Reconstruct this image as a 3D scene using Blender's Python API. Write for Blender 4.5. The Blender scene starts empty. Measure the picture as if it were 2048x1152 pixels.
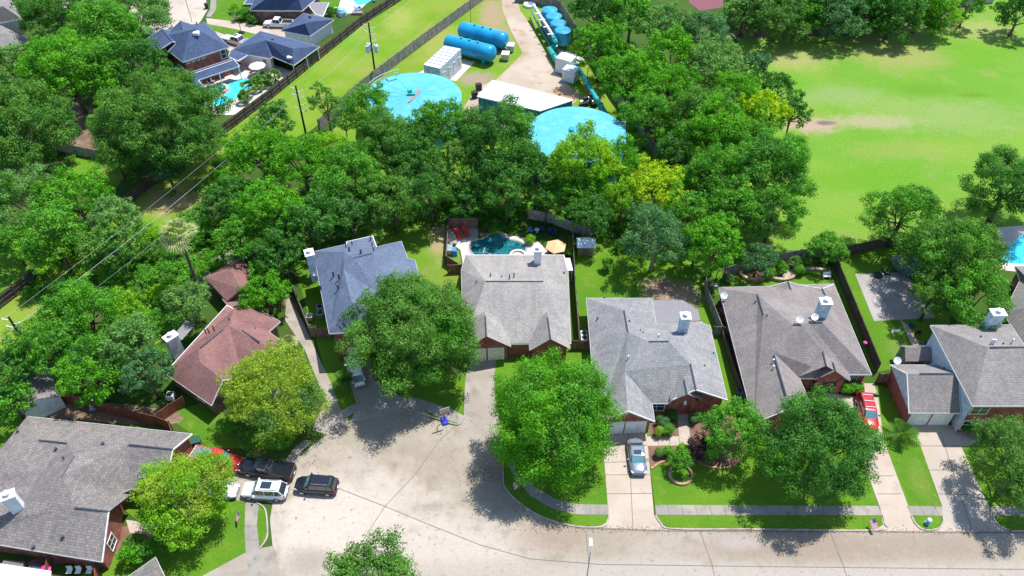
import bpy, bmesh, math, random
import numpy as np
from mathutils import Vector, Matrix
from mathutils.bvhtree import BVHTree
S = bpy.context.scene
C = S.collection
PI = math.pi
# ------------------------------------------------------------- camera, sky, sun, exposure
CAM_H, FPX, PITCH = 78.0, 1602.0, math.radians(44.6)
SN, CS = math.sin(PITCH), math.cos(PITCH)
cd = bpy.data.cameras.new('camera'); cam = bpy.data.objects.new('camera', cd); C.objects.link(cam)
cam.location = (0, 0, CAM_H); cam.rotation_euler = (PI/2 - PITCH, 0, 0)
cd.sensor_width = 36; cd.lens = 36*FPX/2048; cd.clip_start = 1; cd.clip_end = 3000
S.camera = cam
SUN_EL, SUN_AZ = math.radians(66), math.radians(47)      # azimuth measured from +Y (away from the camera) towards +X
w = bpy.data.worlds.new('World'); S.world = w; w.use_nodes = True
wn = w.node_tree; wn.nodes.clear()
sky = wn.nodes.new('ShaderNodeTexSky'); sky.sky_type = 'NISHITA'; sky.sun_disc = False
sky.sun_elevation = SUN_EL; sky.sun_rotation = SUN_AZ; sky.air_density = 1.0; sky.dust_density = 0.6; sky.ozone_density = 1.6
bg = wn.nodes.new('ShaderNodeBackground'); bg.inputs['Strength'].default_value = 0.15
wo = wn.nodes.new('ShaderNodeOutputWorld')
wn.links.new(sky.outputs[0], bg.inputs[0]); wn.links.new(bg.outputs[0], wo.inputs[0])
sd = bpy.data.lights.new('sun', 'SUN'); sd.energy = 4.3; sd.angle = math.radians(0.5); sd.color = (1, .975, .94)
sun = bpy.data.objects.new('sun', sd); C.objects.link(sun)
sdir = Vector((math.sin(SUN_AZ)*math.cos(SUN_EL), math.cos(SUN_AZ)*math.cos(SUN_EL), math.sin(SUN_EL)))
sun.rotation_euler = sdir.to_track_quat('Z', 'Y').to_euler(); sun.location = sdir*200
S.view_settings.view_transform = 'Standard'; S.view_settings.look = 'None'
S.view_settings.exposure = 0.62; S.view_settings.gamma = 1
S.cycles.max_bounces = 6; S.cycles.diffuse_bounces = 3; S.cycles.glossy_bounces = 2; S.cycles.transmission_bounces = 4
S.cycles.use_denoising = True

# ------------------------------------------------------------- survey helpers
def P(px, py, z=0.0):
    """world point at height z seen at photo pixel (px, py)"""
    u = (px-1024)/FPX; v = (py-576)/FPX
    t = (z-CAM_H)/(-SN-v*CS)
    return Vector((u*t, (CS-v*SN)*t, z))
def depth(p): return p[1]*CS + (CAM_H-p[2])*SN
def pix(p):
    d = depth(p)
    return (1024+FPX*p[0]/d, 576-FPX*(p[1]*SN-(CAM_H-p[2])*CS)/d)
def top_height(px, py, ytop):
    """height of a vertical thing standing at (px,py) whose top is seen at row ytop"""
    b = P(px, py); lo, hi = 0, 40
    for _ in range(40):
        m = (lo+hi)/2
        if pix((b.x, b.y, m))[1] > ytop: lo = m
        else: hi = m
    return lo

# ------------------------------------------------------------- materials
def nd(nt, t, **k):
    n = nt.nodes.new(t)
    for a, b in k.items(): setattr(n, a, b)
    return n
def base(name):
    m = bpy.data.materials.new(name); m.use_nodes = True
    nt = m.node_tree; b = nt.nodes['Principled BSDF']
    return m, nt, b
def rgba(c): return (c[0], c[1], c[2], 1)
def mixc(nt, fac, a, b, blend='MIX'):
    n = nd(nt, 'ShaderNodeMix', data_type='RGBA', blend_type=blend)
    for i, s in ((0, fac), (6, a), (7, b)):
        if isinstance(s, (int, float)): n.inputs[i].default_value = s
        elif isinstance(s, tuple): n.inputs[i].default_value = rgba(s)
        else: nt.links.new(s, n.inputs[i])
    return n.outputs[2]
def noise(nt, vec, scale, detail=3, rough=.55, dist=0):
    n = nd(nt, 'ShaderNodeTexNoise'); n.inputs['Scale'].default_value = scale; n.inputs['Detail'].default_value = detail
    n.inputs['Roughness'].default_value = rough; n.inputs['Distortion'].default_value = dist
    if vec is not None: nt.links.new(vec, n.inputs['Vector'])
    return n.outputs[0]
def ramp(nt, fac, a, b):
    n = nd(nt, 'ShaderNodeMapRange'); n.inputs[1].default_value = a; n.inputs[2].default_value = b
    n.interpolation_type = 'SMOOTHSTEP'
    nt.links.new(fac, n.inputs[0]); return n.outputs[0]
def geo(nt): return nd(nt, 'ShaderNodeNewGeometry').outputs['Position']
def bump(nt, b, h, strength=.3, dist=.05):
    n = nd(nt, 'ShaderNodeBump'); n.inputs['Strength'].default_value = strength; n.inputs['Distance'].default_value = dist
    nt.links.new(h, n.inputs['Height']); nt.links.new(n.outputs[0], b.inputs['Normal'])
MATS = {}
def plain(name, c, rough=.6, metal=0, var=.12, scale=3, spec=.4, coat=0):
    if name in MATS: return MATS[name]
    m, nt, b = base(name)
    n = noise(nt, geo(nt), scale)
    col = mixc(nt, ramp(nt, n, .35, .65), tuple(x*(1-var) for x in c), tuple(min(1, x*(1+var)) for x in c))
    nt.links.new(col, b.inputs['Base Color']); b.inputs['Roughness'].default_value = rough
    b.inputs['Metallic'].default_value = metal; b.inputs['Specular IOR Level'].default_value = spec
    b.inputs['Coat Weight'].default_value = coat; b.inputs['Coat Roughness'].default_value = .05
    MATS[name] = m; return m
def ground_mat(name, c1, c2, c3, big=.05, mid=.35, fine=9, patches=(), rough=.95, stretch=None, grain=.16, fleck=0):
    m, nt, b = base(name); g = geo(nt)
    if stretch:
        mp = nd(nt, 'ShaderNodeMapping'); mp.inputs['Scale'].default_value = stretch[:3]; mp.inputs['Rotation'].default_value = (0, 0, stretch[3])
        nt.links.new(g, mp.inputs[0]); gm = mp.outputs[0]
    else: gm = g
    col = mixc(nt, ramp(nt, noise(nt, gm, big, 4), .40, .62), c1, c2)
    col = mixc(nt, ramp(nt, noise(nt, gm, mid, 5, .6), .50, .72), col, c3)
    for (x, y, rx, ry, pc, st) in patches:
        mp = nd(nt, 'ShaderNodeMapping'); mp.inputs['Location'].default_value = (-x/rx, -y/ry, 0); mp.inputs['Scale'].default_value = (1/rx, 1/ry, 0)
        nt.links.new(g, mp.inputs[0])
        ln = nd(nt, 'ShaderNodeVectorMath', operation='LENGTH'); nt.links.new(mp.outputs[0], ln.inputs[0])
        ad = nd(nt, 'ShaderNodeMath', operation='ADD'); nt.links.new(ln.outputs['Value'], ad.inputs[0])
        mm = nd(nt, 'ShaderNodeMath', operation='MULTIPLY'); nt.links.new(noise(nt, g, .5, 5, .65), mm.inputs[0]); mm.inputs[1].default_value = 1.3
        nt.links.new(mm.outputs[0], ad.inputs[1])
        f = ramp(nt, ad.outputs[0], 1.75, .9)
        fm = nd(nt, 'ShaderNodeMath', operation='MULTIPLY'); nt.links.new(f, fm.inputs[0]); fm.inputs[1].default_value = st
        col = mixc(nt, fm.outputs[0], col, pc)
    if fleck:
        col = mixc(nt, ramp(nt, noise(nt, g, .9, 9, .78), .50, .85), col, tuple(min(1, x*(1+fleck)) for x in c2))
        col = mixc(nt, ramp(nt, noise(nt, g, 1.7, 8, .75), .44, .33), col, tuple(x*.9 for x in c3))
    fn = noise(nt, g, fine, 4, .7)
    col = mixc(nt, grain, col, ramp(nt, fn, .2, .8), 'OVERLAY')
    nt.links.new(col, b.inputs['Base Color']); b.inputs['Roughness'].default_value = rough; b.inputs['Specular IOR Level'].default_value = .15
    bump(nt, b, fn, .2, .03)
    MATS[name] = m; return m
def shingle(name, c, c2):
    m, nt, b = base(name)
    uv = nd(nt, 'ShaderNodeUVMap').outputs[0]
    bt = nd(nt, 'ShaderNodeTexBrick'); bt.offset = .5
    bt.inputs['Scale'].default_value = 1; bt.inputs['Brick Width'].default_value = .33; bt.inputs['Row Height'].default_value = .28
    bt.inputs['Mortar Size'].default_value = .022; bt.inputs['Mortar Smooth'].default_value = .2; bt.inputs['Bias'].default_value = 0
    bt.inputs['Color1'].default_value = rgba(c); bt.inputs['Color2'].default_value = rgba(c2)
    bt.inputs['Mortar'].default_value = rgba(tuple(x*.76 for x in c))
    nt.links.new(uv, bt.inputs[0])
    g = geo(nt)
    v1 = mixc(nt, ramp(nt, noise(nt, g, .35, 4), .35, .7), tuple(x*.9 for x in (1, 1, 1)), (1.08, 1.06, 1.02))
    col = mixc(nt, 1, bt.outputs[0], v1, 'MULTIPLY')
    mp = nd(nt, 'ShaderNodeMapping'); mp.inputs['Scale'].default_value = (1.3, .12, 1); nt.links.new(uv, mp.inputs[0])
    col = mixc(nt, 1, col, mixc(nt, ramp(nt, noise(nt, mp.outputs[0], 1, 4, .6), .35, .7), (1.04, 1.04, 1.04), (.91, .905, .90)), 'MULTIPLY')
    col = mixc(nt, .14, col, ramp(nt, noise(nt, g, 7, 3, .7), .3, .7), 'OVERLAY')
    nt.links.new(col, b.inputs['Base Color']); b.inputs['Roughness'].default_value = .9; b.inputs['Specular IOR Level'].default_value = .2
    bump(nt, b, bt.outputs[1], .4, -.02)
    MATS[name] = m; return m
def brick(name, c, c2, mortar, wd=.24, ht=.09):
    m, nt, b = base(name)
    uv = nd(nt, 'ShaderNodeUVMap').outputs[0]
    bt = nd(nt, 'ShaderNodeTexBrick'); bt.inputs['Scale'].default_value = 1
    bt.inputs['Brick Width'].default_value = wd; bt.inputs['Row Height'].default_value = ht; bt.inputs['Mortar Size'].default_value = .008
    bt.inputs['Color1'].default_value = rgba(c); bt.inputs['Color2'].default_value = rgba(c2); bt.inputs['Mortar'].default_value = rgba(mortar)
    nt.links.new(uv, bt.inputs[0])
    col = mixc(nt, .4, bt.outputs[0], ramp(nt, noise(nt, geo(nt), 1.3, 5, .7), .3, .7), 'OVERLAY')
    nt.links.new(col, b.inputs['Base Color']); b.inputs['Roughness'].default_value = .85
    MATS[name] = m; return m
def lines(name, c, period, dark=.55, width=.1, axis=0, rough=.75, metal=0, var=.3):
    """stripes every period metres (pickets, siding laps, metal ribs) from the mesh's own UVs in metres"""
    m, nt, b = base(name)
    uv = nd(nt, 'ShaderNodeUVMap').outputs[0]
    sp = nd(nt, 'ShaderNodeSeparateXYZ'); nt.links.new(uv, sp.inputs[0])
    dv = nd(nt, 'ShaderNodeMath', operation='DIVIDE'); nt.links.new(sp.outputs[axis], dv.inputs[0]); dv.inputs[1].default_value = period
    fr = nd(nt, 'ShaderNodeMath', operation='FRACT'); nt.links.new(dv.outputs[0], fr.inputs[0])
    lt = nd(nt, 'ShaderNodeMath', operation='LESS_THAN'); nt.links.new(fr.outputs[0], lt.inputs[0]); lt.inputs[1].default_value = width
    fl = nd(nt, 'ShaderNodeMath', operation='FLOOR'); nt.links.new(dv.outputs[0], fl.inputs[0])
    wnz = nd(nt, 'ShaderNodeTexWhiteNoise', noise_dimensions='1D'); nt.links.new(fl.outputs[0], wnz.inputs['W'])
    col = mixc(nt, wnz.outputs[0], tuple(x*(1-var) for x in c), tuple(x*(1+var*.6) for x in c))
    col = mixc(nt, .35, col, ramp(nt, noise(nt, geo(nt), 1.5, 5, .7), .3, .7), 'OVERLAY')
    col = mixc(nt, lt.outputs[0], col, tuple(x*dark for x in c))
    nt.links.new(col, b.inputs['Base Color']); b.inputs['Roughness'].default_value = rough; b.inputs['Metallic'].default_value = metal
    MATS[name] = m; return m
def leafmat(name, c, c2, trans=.42):
    c, c2 = [(q[0]*1.0, q[1]*1.04, q[2]*1.15) for q in (c, c2)]
    m, nt, b = base(name)
    at = nd(nt, 'ShaderNodeAttribute', attribute_name='tint')
    col = mixc(nt, at.outputs['Fac'], c, c2)
    out = nt.nodes['Material Output']
    df = nd(nt, 'ShaderNodeBsdfDiffuse'); nt.links.new(col, df.inputs[0])
    tl = nd(nt, 'ShaderNodeBsdfTranslucent'); nt.links.new(mixc(nt, 1, col, (1.15, 1.15, .6), 'MULTIPLY'), tl.inputs[0])
    gl = nd(nt, 'ShaderNodeBsdfGlossy'); gl.inputs['Roughness'].default_value = .5; gl.inputs[0].default_value = (.8, .9, .8, 1)
    m1 = nd(nt, 'ShaderNodeMixShader'); m1.inputs[0].default_value = trans
    nt.links.new(df.outputs[0], m1.inputs[1]); nt.links.new(tl.outputs[0], m1.inputs[2])
    m2 = nd(nt, 'ShaderNodeMixShader'); m2.inputs[0].default_value = .012
    nt.links.new(m1.outputs[0], m2.inputs[1]); nt.links.new(gl.outputs[0], m2.inputs[2]); nt.links.new(m2.outputs[0], out.inputs[0])
    nt.nodes.remove(b); MATS[name] = m; return m
def water(name, c, c2, scale=.8):
    m, nt, b = base(name); g = geo(nt)
    v = nd(nt, 'ShaderNodeTexVoronoi', feature='DISTANCE_TO_EDGE'); v.inputs['Scale'].default_value = 1.6
    mx = nd(nt, 'ShaderNodeVectorMath', operation='ADD'); nt.links.new(g, mx.inputs[0])
    nn = nd(nt, 'ShaderNodeTexNoise'); nn.inputs['Scale'].default_value = .9; nt.links.new(g, nn.inputs['Vector']); nt.links.new(nn.outputs[1], mx.inputs[1])
    nt.links.new(mx.outputs[0], v.inputs['Vector'])
    col = mixc(nt, ramp(nt, noise(nt, g, scale*.3, 3), .35, .65), c, c2)
    col = mixc(nt, ramp(nt, v.outputs[0], .12, 0), col, tuple(min(1, x*1.35+.03) for x in c2))  # bright caustic light lines painted into the water colour
    nt.links.new(col, b.inputs['Base Color']); b.inputs['Roughness'].default_value = .06
    bump(nt, b, noise(nt, g, 3, 3), .12, .05)
    MATS[name] = m; return m

# ------------------------------------------------------------- mesh builder
class MB:
    def __init__(s): s.v = []; s.f = []
    def poly(s, pts):
        n = len(s.v); s.v += [tuple(p) for p in pts]; s.f.append(tuple(range(n, n+len(pts)))); return s
    def box(s, c, d, rz=0, taper=1.0):
        """box centred in x,y at c with its base at c.z"""
        x, y, z = c; a, b2, h = d; n = len(s.v); cr, sr = math.cos(rz), math.sin(rz)
        for k, t in ((0, 1), (h, taper)):
            for i, j in ((-1, -1), (1, -1), (1, 1), (-1, 1)):
                u, v = i*a/2*t, j*b2/2*t
                s.v.append((x+u*cr-v*sr, y+u*sr+v*cr, z+k))
        s.f += [(n+3, n+2, n+1, n), (n+4, n+5, n+6, n+7)] + [(n+i, n+(i+1) % 4, n+4+(i+1) % 4, n+4+i) for i in range(4)]
        return s
    def tube(s, pts, r, k=6, caps=True):
        pts = [Vector(p) for p in pts]; n0 = len(s.v)
        rr = r if isinstance(r, (list, tuple)) else [r]*len(pts)
        for i, p in enumerate(pts):
            d = (pts[min(i+1, len(pts)-1)]-pts[max(i-1, 0)]).normalized()
            a = d.orthogonal().normalized() if abs(d.z) > .9 else Vector((0, 0, 1)).cross(d).normalized()
            b2 = d.cross(a)
            for j in range(k):
                q = p+(a*math.cos(2*PI*j/k)+b2*math.sin(2*PI*j/k))*rr[i]; s.v.append(tuple(q))
        for i in range(len(pts)-1):
            for j in range(k):
                a0 = n0+i*k+j; a1 = n0+i*k+(j+1) % k
                s.f.append((a0, a1, a1+k, a0+k))
        if caps: s.f += [tuple(range(n0+k-1, n0-1, -1)), tuple(range(n0+(len(pts)-1)*k, n0+len(pts)*k))]
        return s
    def lathe(s, c, prof, k=24):
        """prof: list of (radius, z)"""
        n0 = len(s.v)
        for r, z in prof:
            for j in range(k): s.v.append((c[0]+r*math.cos(2*PI*j/k), c[1]+r*math.sin(2*PI*j/k), c[2]+z))
        for i in range(len(prof)-1):
            for j in range(k):
                a0 = n0+i*k+j; a1 = n0+i*k+(j+1) % k; s.f.append((a0, a1, a1+k, a0+k))
        s.f += [tuple(range(n0+k-1, n0-1, -1)), tuple(range(n0+(len(prof)-1)*k, n0+len(prof)*k))]
        return s
def face_uv(me):
    """UVs in metres: u along the horizontal, v up the slope"""
    uvl = me.uv_layers.new(name='uv')
    vs = me.vertices
    for p in me.polygons:
        n = p.normal
        if abs(n.z) > .995: t = Vector((1, 0, 0)); b2 = Vector((0, 1, 0))
        else: t = Vector((-n.y, n.x, 0)).normalized(); b2 = n.cross(t)
        for li in p.loop_indices:
            co = vs[me.loops[li].vertex_index].co
            uvl.data[li].uv = (co.dot(t), co.dot(b2))
def link(name, me, parent=None, loc=None):
    o = bpy.data.objects.new(name, me); C.objects.link(o)
    if parent is not None:
        o.parent = parent
        o.matrix_parent_inverse = Matrix.Identity(4)
    if loc is not None: o.location = loc
    return o
def obj(name, mb, mat, parent=None, uv=False, smooth=False, origin=None, bevel=0):
    """one mesh object; with a parent its coordinates are made local to the thing's empty"""
    off = Vector((0, 0, 0))
    if parent is not None:
        q = parent
        while q is not None: off += q.location; q = q.parent
    elif origin is not None: off = Vector(origin)
    me = bpy.data.meshes.new(name)
    me.from_pydata([(a-off.x, b2-off.y, c-off.z) for a, b2, c in mb.v], [], mb.f)
    me.materials.append(mat)
    if uv: face_uv(me)
    if smooth:
        for p in me.polygons: p.use_smooth = True
    o = link(name, me, parent)
    if parent is None and origin is not None: o.location = off
    if bevel:
        mo = o.modifiers.new('bevel', 'BEVEL'); mo.width = bevel; mo.segments = 2; mo.limit_method = 'ANGLE'
    return o
def tag(o, label, cat, group=None, kind=None):
    if label: o['label'] = label
    if cat: o['category'] = cat
    if group: o['group'] = group
    if kind: o['kind'] = kind
    return o
def thing(name, label, cat, loc, group=None):
    o = bpy.data.objects.new(name, None); C.objects.link(o); o.location = loc; o.empty_display_size = .3
    return tag(o, label, cat, group)
def struct(name, mb, mat, label=None):
    o = obj(name, mb, mat); o['kind'] = 'structure'
    if label: o['label'] = label
    return o
def pxs(flat, z=0.0): return [P(flat[i], flat[i+1], z) for i in range(0, len(flat), 2)]
def smoothloop(pts, n=4):
    out = []; N = len(pts)
    for i in range(N):
        p0, p1, p2, p3 = pts[i-1], pts[i], pts[(i+1) % N], pts[(i+2) % N]
        for k in range(n):
            t = k/n
            out.append(.5*((2*p1)+(p2-p0)*t+(2*p0-5*p1+4*p2-p3)*t*t+(3*p1-p0-3*p2+p3)*t**3))
    return out
def smoothline(pts, n=5):
    q = [pts[0]]+list(pts)+[pts[-1]]; out = []
    for i in range(1, len(q)-2):
        p0, p1, p2, p3 = q[i-1], q[i], q[i+1], q[i+2]
        for k in range(n):
            t = k/n
            out.append(.5*((2*p1)+(p2-p0)*t+(2*p0-5*p1+4*p2-p3)*t*t+(3*p1-p0-3*p2+p3)*t**3))
    return out+[pts[-1]]
def sheet(name, polys, mat, z, label=None, smooth=False):
    mb = MB()
    for fl in polys:
        pts = pxs(fl, 0)
        if smooth: pts = smoothloop(pts)
        A = sum(pts[i].x*pts[(i+1) % len(pts)].y-pts[(i+1) % len(pts)].x*pts[i].y for i in range(len(pts)))
        if A < 0: pts.reverse()
        mb.poly([(p.x, p.y, z+.00025*len(mb.f)) for p in pts])
    return struct(name, mb, mat, label)
def ribbon(mb, pts, wd, z0, z1):
    """strip of width wd along pts, with a top at z1 and sides down to z0"""
    pts = [Vector((p[0], p[1], 0)) for p in pts]; L = []; R = []
    for i in range(len(pts)):
        d = (pts[min(i+1, len(pts)-1)]-pts[max(i-1, 0)]).normalized(); n = Vector((-d.y, d.x, 0))*wd/2
        L.append(pts[i]+n); R.append(pts[i]-n)
    for i in range(len(pts)-1):
        a, b2, c, d = R[i], R[i+1], L[i+1], L[i]
        mb.poly([(q.x, q.y, z1) for q in (a, b2, c, d)])
        if z1-z0 > .01:
            mb.poly([(a.x, a.y, z0), (b2.x, b2.y, z0), (b2.x, b2.y, z1), (a.x, a.y, z1)])
            mb.poly([(c.x, c.y, z0), (d.x, d.y, z0), (d.x, d.y, z1), (c.x, c.y, z1)])
    if z1-z0 > .01:
        for a, c in ((L[0], R[0]), (R[-1], L[-1])):
            mb.poly([(a.x, a.y, z0), (c.x, c.y, z0), (c.x, c.y, z1), (a.x, a.y, z1)])
# ------------------------------------------------------------- materials in use
def GP(px, py): p = P(px, py); return p.x, p.y
fx = [(*GP(1625, 250), 7, 3.2, (.34, .25, .17), 1), (*GP(1745, 243), 10, 3, (.31, .26, .16), .8), (*GP(1800, 110), 14, 7, (.27, .25, .09), .65),
      (*GP(1760, 70), 12, 5, (.27, .25, .10), .5), (*GP(1900, 230), 20, 8, (.22, .28, .10), .5), (*GP(1590, 120), 9, 5, (.28, .27, .10), .7), (*GP(1680, 190), 12, 5, (.22, .27, .11), .5),
      (*GP(1650, 246), 2.6, 1, (.13, .10, .10), .9), (*GP(1850, 180), 7, 3, (.10, .21, .015), .6), (*GP(1945, 190), 4, 1.2, (.10, .20, .01), .8), (*GP(1560, 170), 8, 6, (.10, .25, .012), .6),
      (*GP(1800, 300), 13, 4, (.22, .25, .06), .5), (*GP(1960, 60), 9, 6, (.29, .29, .10), .6), (*GP(1950, 110), 9, 5, (.11, .26, .01), .6), (*GP(1720, 360), 14, 4, (.10, .24, .01), .5)]
M_field = ground_mat('field grass', (.108, .25, .020), (.15, .265, .030), (.165, .25, .045), .05, .14, 3, fx, grain=.2)
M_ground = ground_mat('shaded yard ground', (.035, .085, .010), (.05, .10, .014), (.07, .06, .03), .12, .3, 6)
M_lawn = ground_mat('mown lawn', (.068, .168, .010), (.095, .20, .012), (.125, .195, .022), .10, .7, 5, [(*GP(1345, 590), 5, 3.5, (.30, .20, .15), 1), (*GP(1325, 570), 4, 2, (.24, .16, .11), .9), (*GP(960, 440), 8, 3, (.10, .08, .05), .9), (*GP(1800, 700), 2, 2, (.16, .20, .05), .6), (*GP(1840, 960), 1.5, 4, (.15, .20, .04), .5)], grain=.22)
ex = [(*GP(340, 400), 6, 5, (.36, .24, .13), .8), (*GP(700, 60), 5, 7, (.26, .30, .07), .6), (*GP(800, 40), 4, 8, (.28, .30, .07), .6),
      (*GP(690, 75), 4, 5, (.08, .26, .01), .6), (*GP(600, 130), 5, 5, (.09, .27, .01), .5), (*GP(880, 90), 5, 12, (.26, .27, .07), .6), (*GP(985, 30), 4, 12, (.30, .22, .13), .95), (*GP(1005, 85), 3, 8, (.28, .21, .13), .9), (*GP(955, 158), 4.5, 3.5, (.27, .21, .15), 1), (*GP(180, 330), 3, 2, (.36, .27, .14), .7)]
M_ease = ground_mat('rough utility grass', (.12, .235, .012), (.17, .25, .025), (.20, .235, .05), .08, .3, 4, ex)
M_yard = ground_mat('thin back yard grass', (.09, .21, .010), (.14, .22, .025), (.22, .19, .09), .15, .35, 6, [(*GP(885, 470), 2.5, 7, (.36, .26, .15), .7), (*GP(340, 600), 4, 4, (.36, .32, .12), .6)])
M_dirt = ground_mat('bare leafy dirt', (.15, .10, .07), (.24, .16, .11), (.07, .09, .03), .4, .9, 5)
M_mulch = ground_mat('brown mulch', (.16, .09, .065), (.21, .125, .09), (.11, .07, .05), .8, 2, 14)
M_dry = ground_mat('dry worn ground', (.27, .20, .125), (.23, .19, .10), (.15, .19, .05), .15, .4, 5)
M_road = ground_mat('old concrete road', (.28, .240, .184), (.335, .292, .232), (.24, .20, .152), .09, .5, 4,
    [(*GP(700, 1030), 12, 8, (.45, .39, .33), .95), (*GP(900, 1100), 11, 5, (.43, .37, .32), .9), (*GP(640, 1060), 6, 6, (.46, .40, .34), .8), (*GP(1250, 1145), 40, 2, (.34, .30, .26), .9), (*GP(1800, 1150), 40, 2, (.35, .31, .27), .9), (*GP(1000, 930), 4, 6, (.27, .20, .15), .6),
     (*GP(960, 870), 3, 4, (.34, .30, .25), .7), (*GP(1700, 1095), 22, 2.4, (.25, .195, .15), .7), (*GP(1480, 1085), 3, 1.2, (.33, .29, .26), .8), (*GP(620, 1120), 3, 2, (.25, .21, .18), .7), (*GP(1100, 1075), 5, 2, (.27, .195, .15), .6), (*GP(700, 920), 5, 3, (.36, .31, .26), .6)], grain=.1, fleck=.05)
M_drive = ground_mat('pale concrete drive', (.40, .325, .26), (.44, .37, .305), (.36, .295, .235), .2, .5, 5,
    [(*GP(1880, 940), 1.5, 5, (.42, .31, .18), .6), (*GP(1850, 900), 1, 2, (.42, .31, .18), .5), (*GP(1930, 1030), 2.4, 2.4, (.29, .27, .26), .8), (*GP(1900, 980), 5, 9, (.36, .32, .28), .7)], grain=.08)
M_drive2 = ground_mat('weathered concrete drive', (.29, .25, .21), (.33, .29, .245), (.24, .20, .17), .2, .5, 5, grain=.1)
M_far = ground_mat('distant bright concrete', (.40, .33, .27), (.44, .38, .32), (.33, .26, .19), .08, .3, 5, grain=.08)
M_walk = ground_mat('grey sidewalk concrete', (.25, .23, .205), (.32, .285, .24), (.18, .17, .165), .3, .8, 6, grain=.1)
M_deck = ground_mat('pale pool deck', (.52, .46, .41), (.58, .53, .48), (.45, .39, .34), .3, .8, 6, grain=.08)
M_slab = ground_mat('grey patio slab', (.30, .275, .25), (.35, .32, .30), (.25, .23, .21), .2, .5, 5, grain=.1)
M_plant = ground_mat('sandy concrete yard', (.36, .29, .22), (.42, .35, .28), (.33, .22, .14), .1, .3, 5, [(*GP(1130, 190), 4, 4, (.40, .23, .13), .8)], grain=.1)
M_joint_gutter = plain('dark joint and gutter', (.19, .155, .125), .9)
M_kerb = plain('kerb concrete', (.33, .29, .25), .9, var=.2, scale=1)
M_court = plain('maroon court', (.17, .055, .07), .8)
M_pool = water('clear pool water', (.02, .50, .62), (.06, .62, .74))
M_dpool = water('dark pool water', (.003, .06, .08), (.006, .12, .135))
M_sh_grey = shingle('light grey shingles', (.265, .255, .245), (.335, .315, .298))
M_sh_grey2 = shingle('mid grey shingles', (.225, .228, .235), (.30, .295, .295))
M_sh_brown = shingle('taupe shingles', (.215, .192, .186), (.27, .24, .23))
M_sh_taupe = shingle('warm grey shingles', (.215, .20, .195), (.275, .255, .245))
M_sh_mott = shingle('mottled brown shingles', (.17, .155, .15), (.255, .228, .215))
M_sh_red = shingle('burgundy shingles', (.225, .115, .108), (.27, .145, .135))
M_sh_blue = shingle('slate blue shingles', (.105, .138, .205), (.14, .175, .25))
M_sh_navy = shingle('dark slate shingles', (.055, .085, .165), (.08, .115, .205))
M_brick = brick('red brick', (.30, .075, .05), (.22, .05, .038), (.28, .16, .13))
M_brick2 = brick('brown brick', (.20, .10, .075), (.14, .065, .05), (.28, .22, .18))
M_white = plain('white trim paint', (.74, .74, .73), .5, var=.04)
M_trim = plain('dark trim paint', (.16, .13, .12), .6)
M_siding = lines('pale lap siding', (.70, .72, .74), .2, .75, .1, axis=1, var=.03)
M_sidingb = lines('pale blue siding', (.50, .60, .68), .2, .75, .1, axis=1, var=.03)
M_door = lines('white garage door', (.72, .71, .68), .5, .8, .05, axis=1, var=.02)
M_cream = lines('cream garage door', (.66, .60, .46), .5, .8, .05, axis=1, var=.02)
M_glass = plain('window glass', (.03, .045, .05), .06, spec=.8)
M_glass2 = plain('car glass', (.015, .025, .03), .04, spec=.9, coat=1)
M_black = plain('black plastic', (.02, .02, .022), .5)
M_metal = plain('grey metal', (.42, .44, .46), .4, .6, .1)
M_alum = plain('pale painted metal', (.62, .66, .70), .45, .1, .06)
M_flat = plain('grey membrane roof', (.20, .19, .20), .8, var=.05)
M_vent = plain('lead vent', (.10, .11, .13), .5, .3)
M_fence = lines('dark weathered pickets', (.115, .085, .07), .14, .35, .14, rough=.9)
M_fenceb = lines('brown pickets', (.24, .15, .10), .14, .4, .14, rough=.9)
M_fencer = lines('red stained pickets', (.26, .085, .045), .14, .4, .14, rough=.9)
M_fenceg = lines('grey weathered pickets', (.27, .245, .225), .14, .45, .14, rough=.9)
M_post = plain('fence post wood', (.09, .07, .06), .9)
M_conc = lines('pale precast panels', (.36, .34, .31), 1.5, .5, .02, rough=.9, var=.1)
M_bark = plain('bark', (.13, .10, .08), .95, var=.3, scale=4)
M_barkl = plain('pale bark', (.30, .26, .22), .95, var=.3, scale=4)
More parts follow.
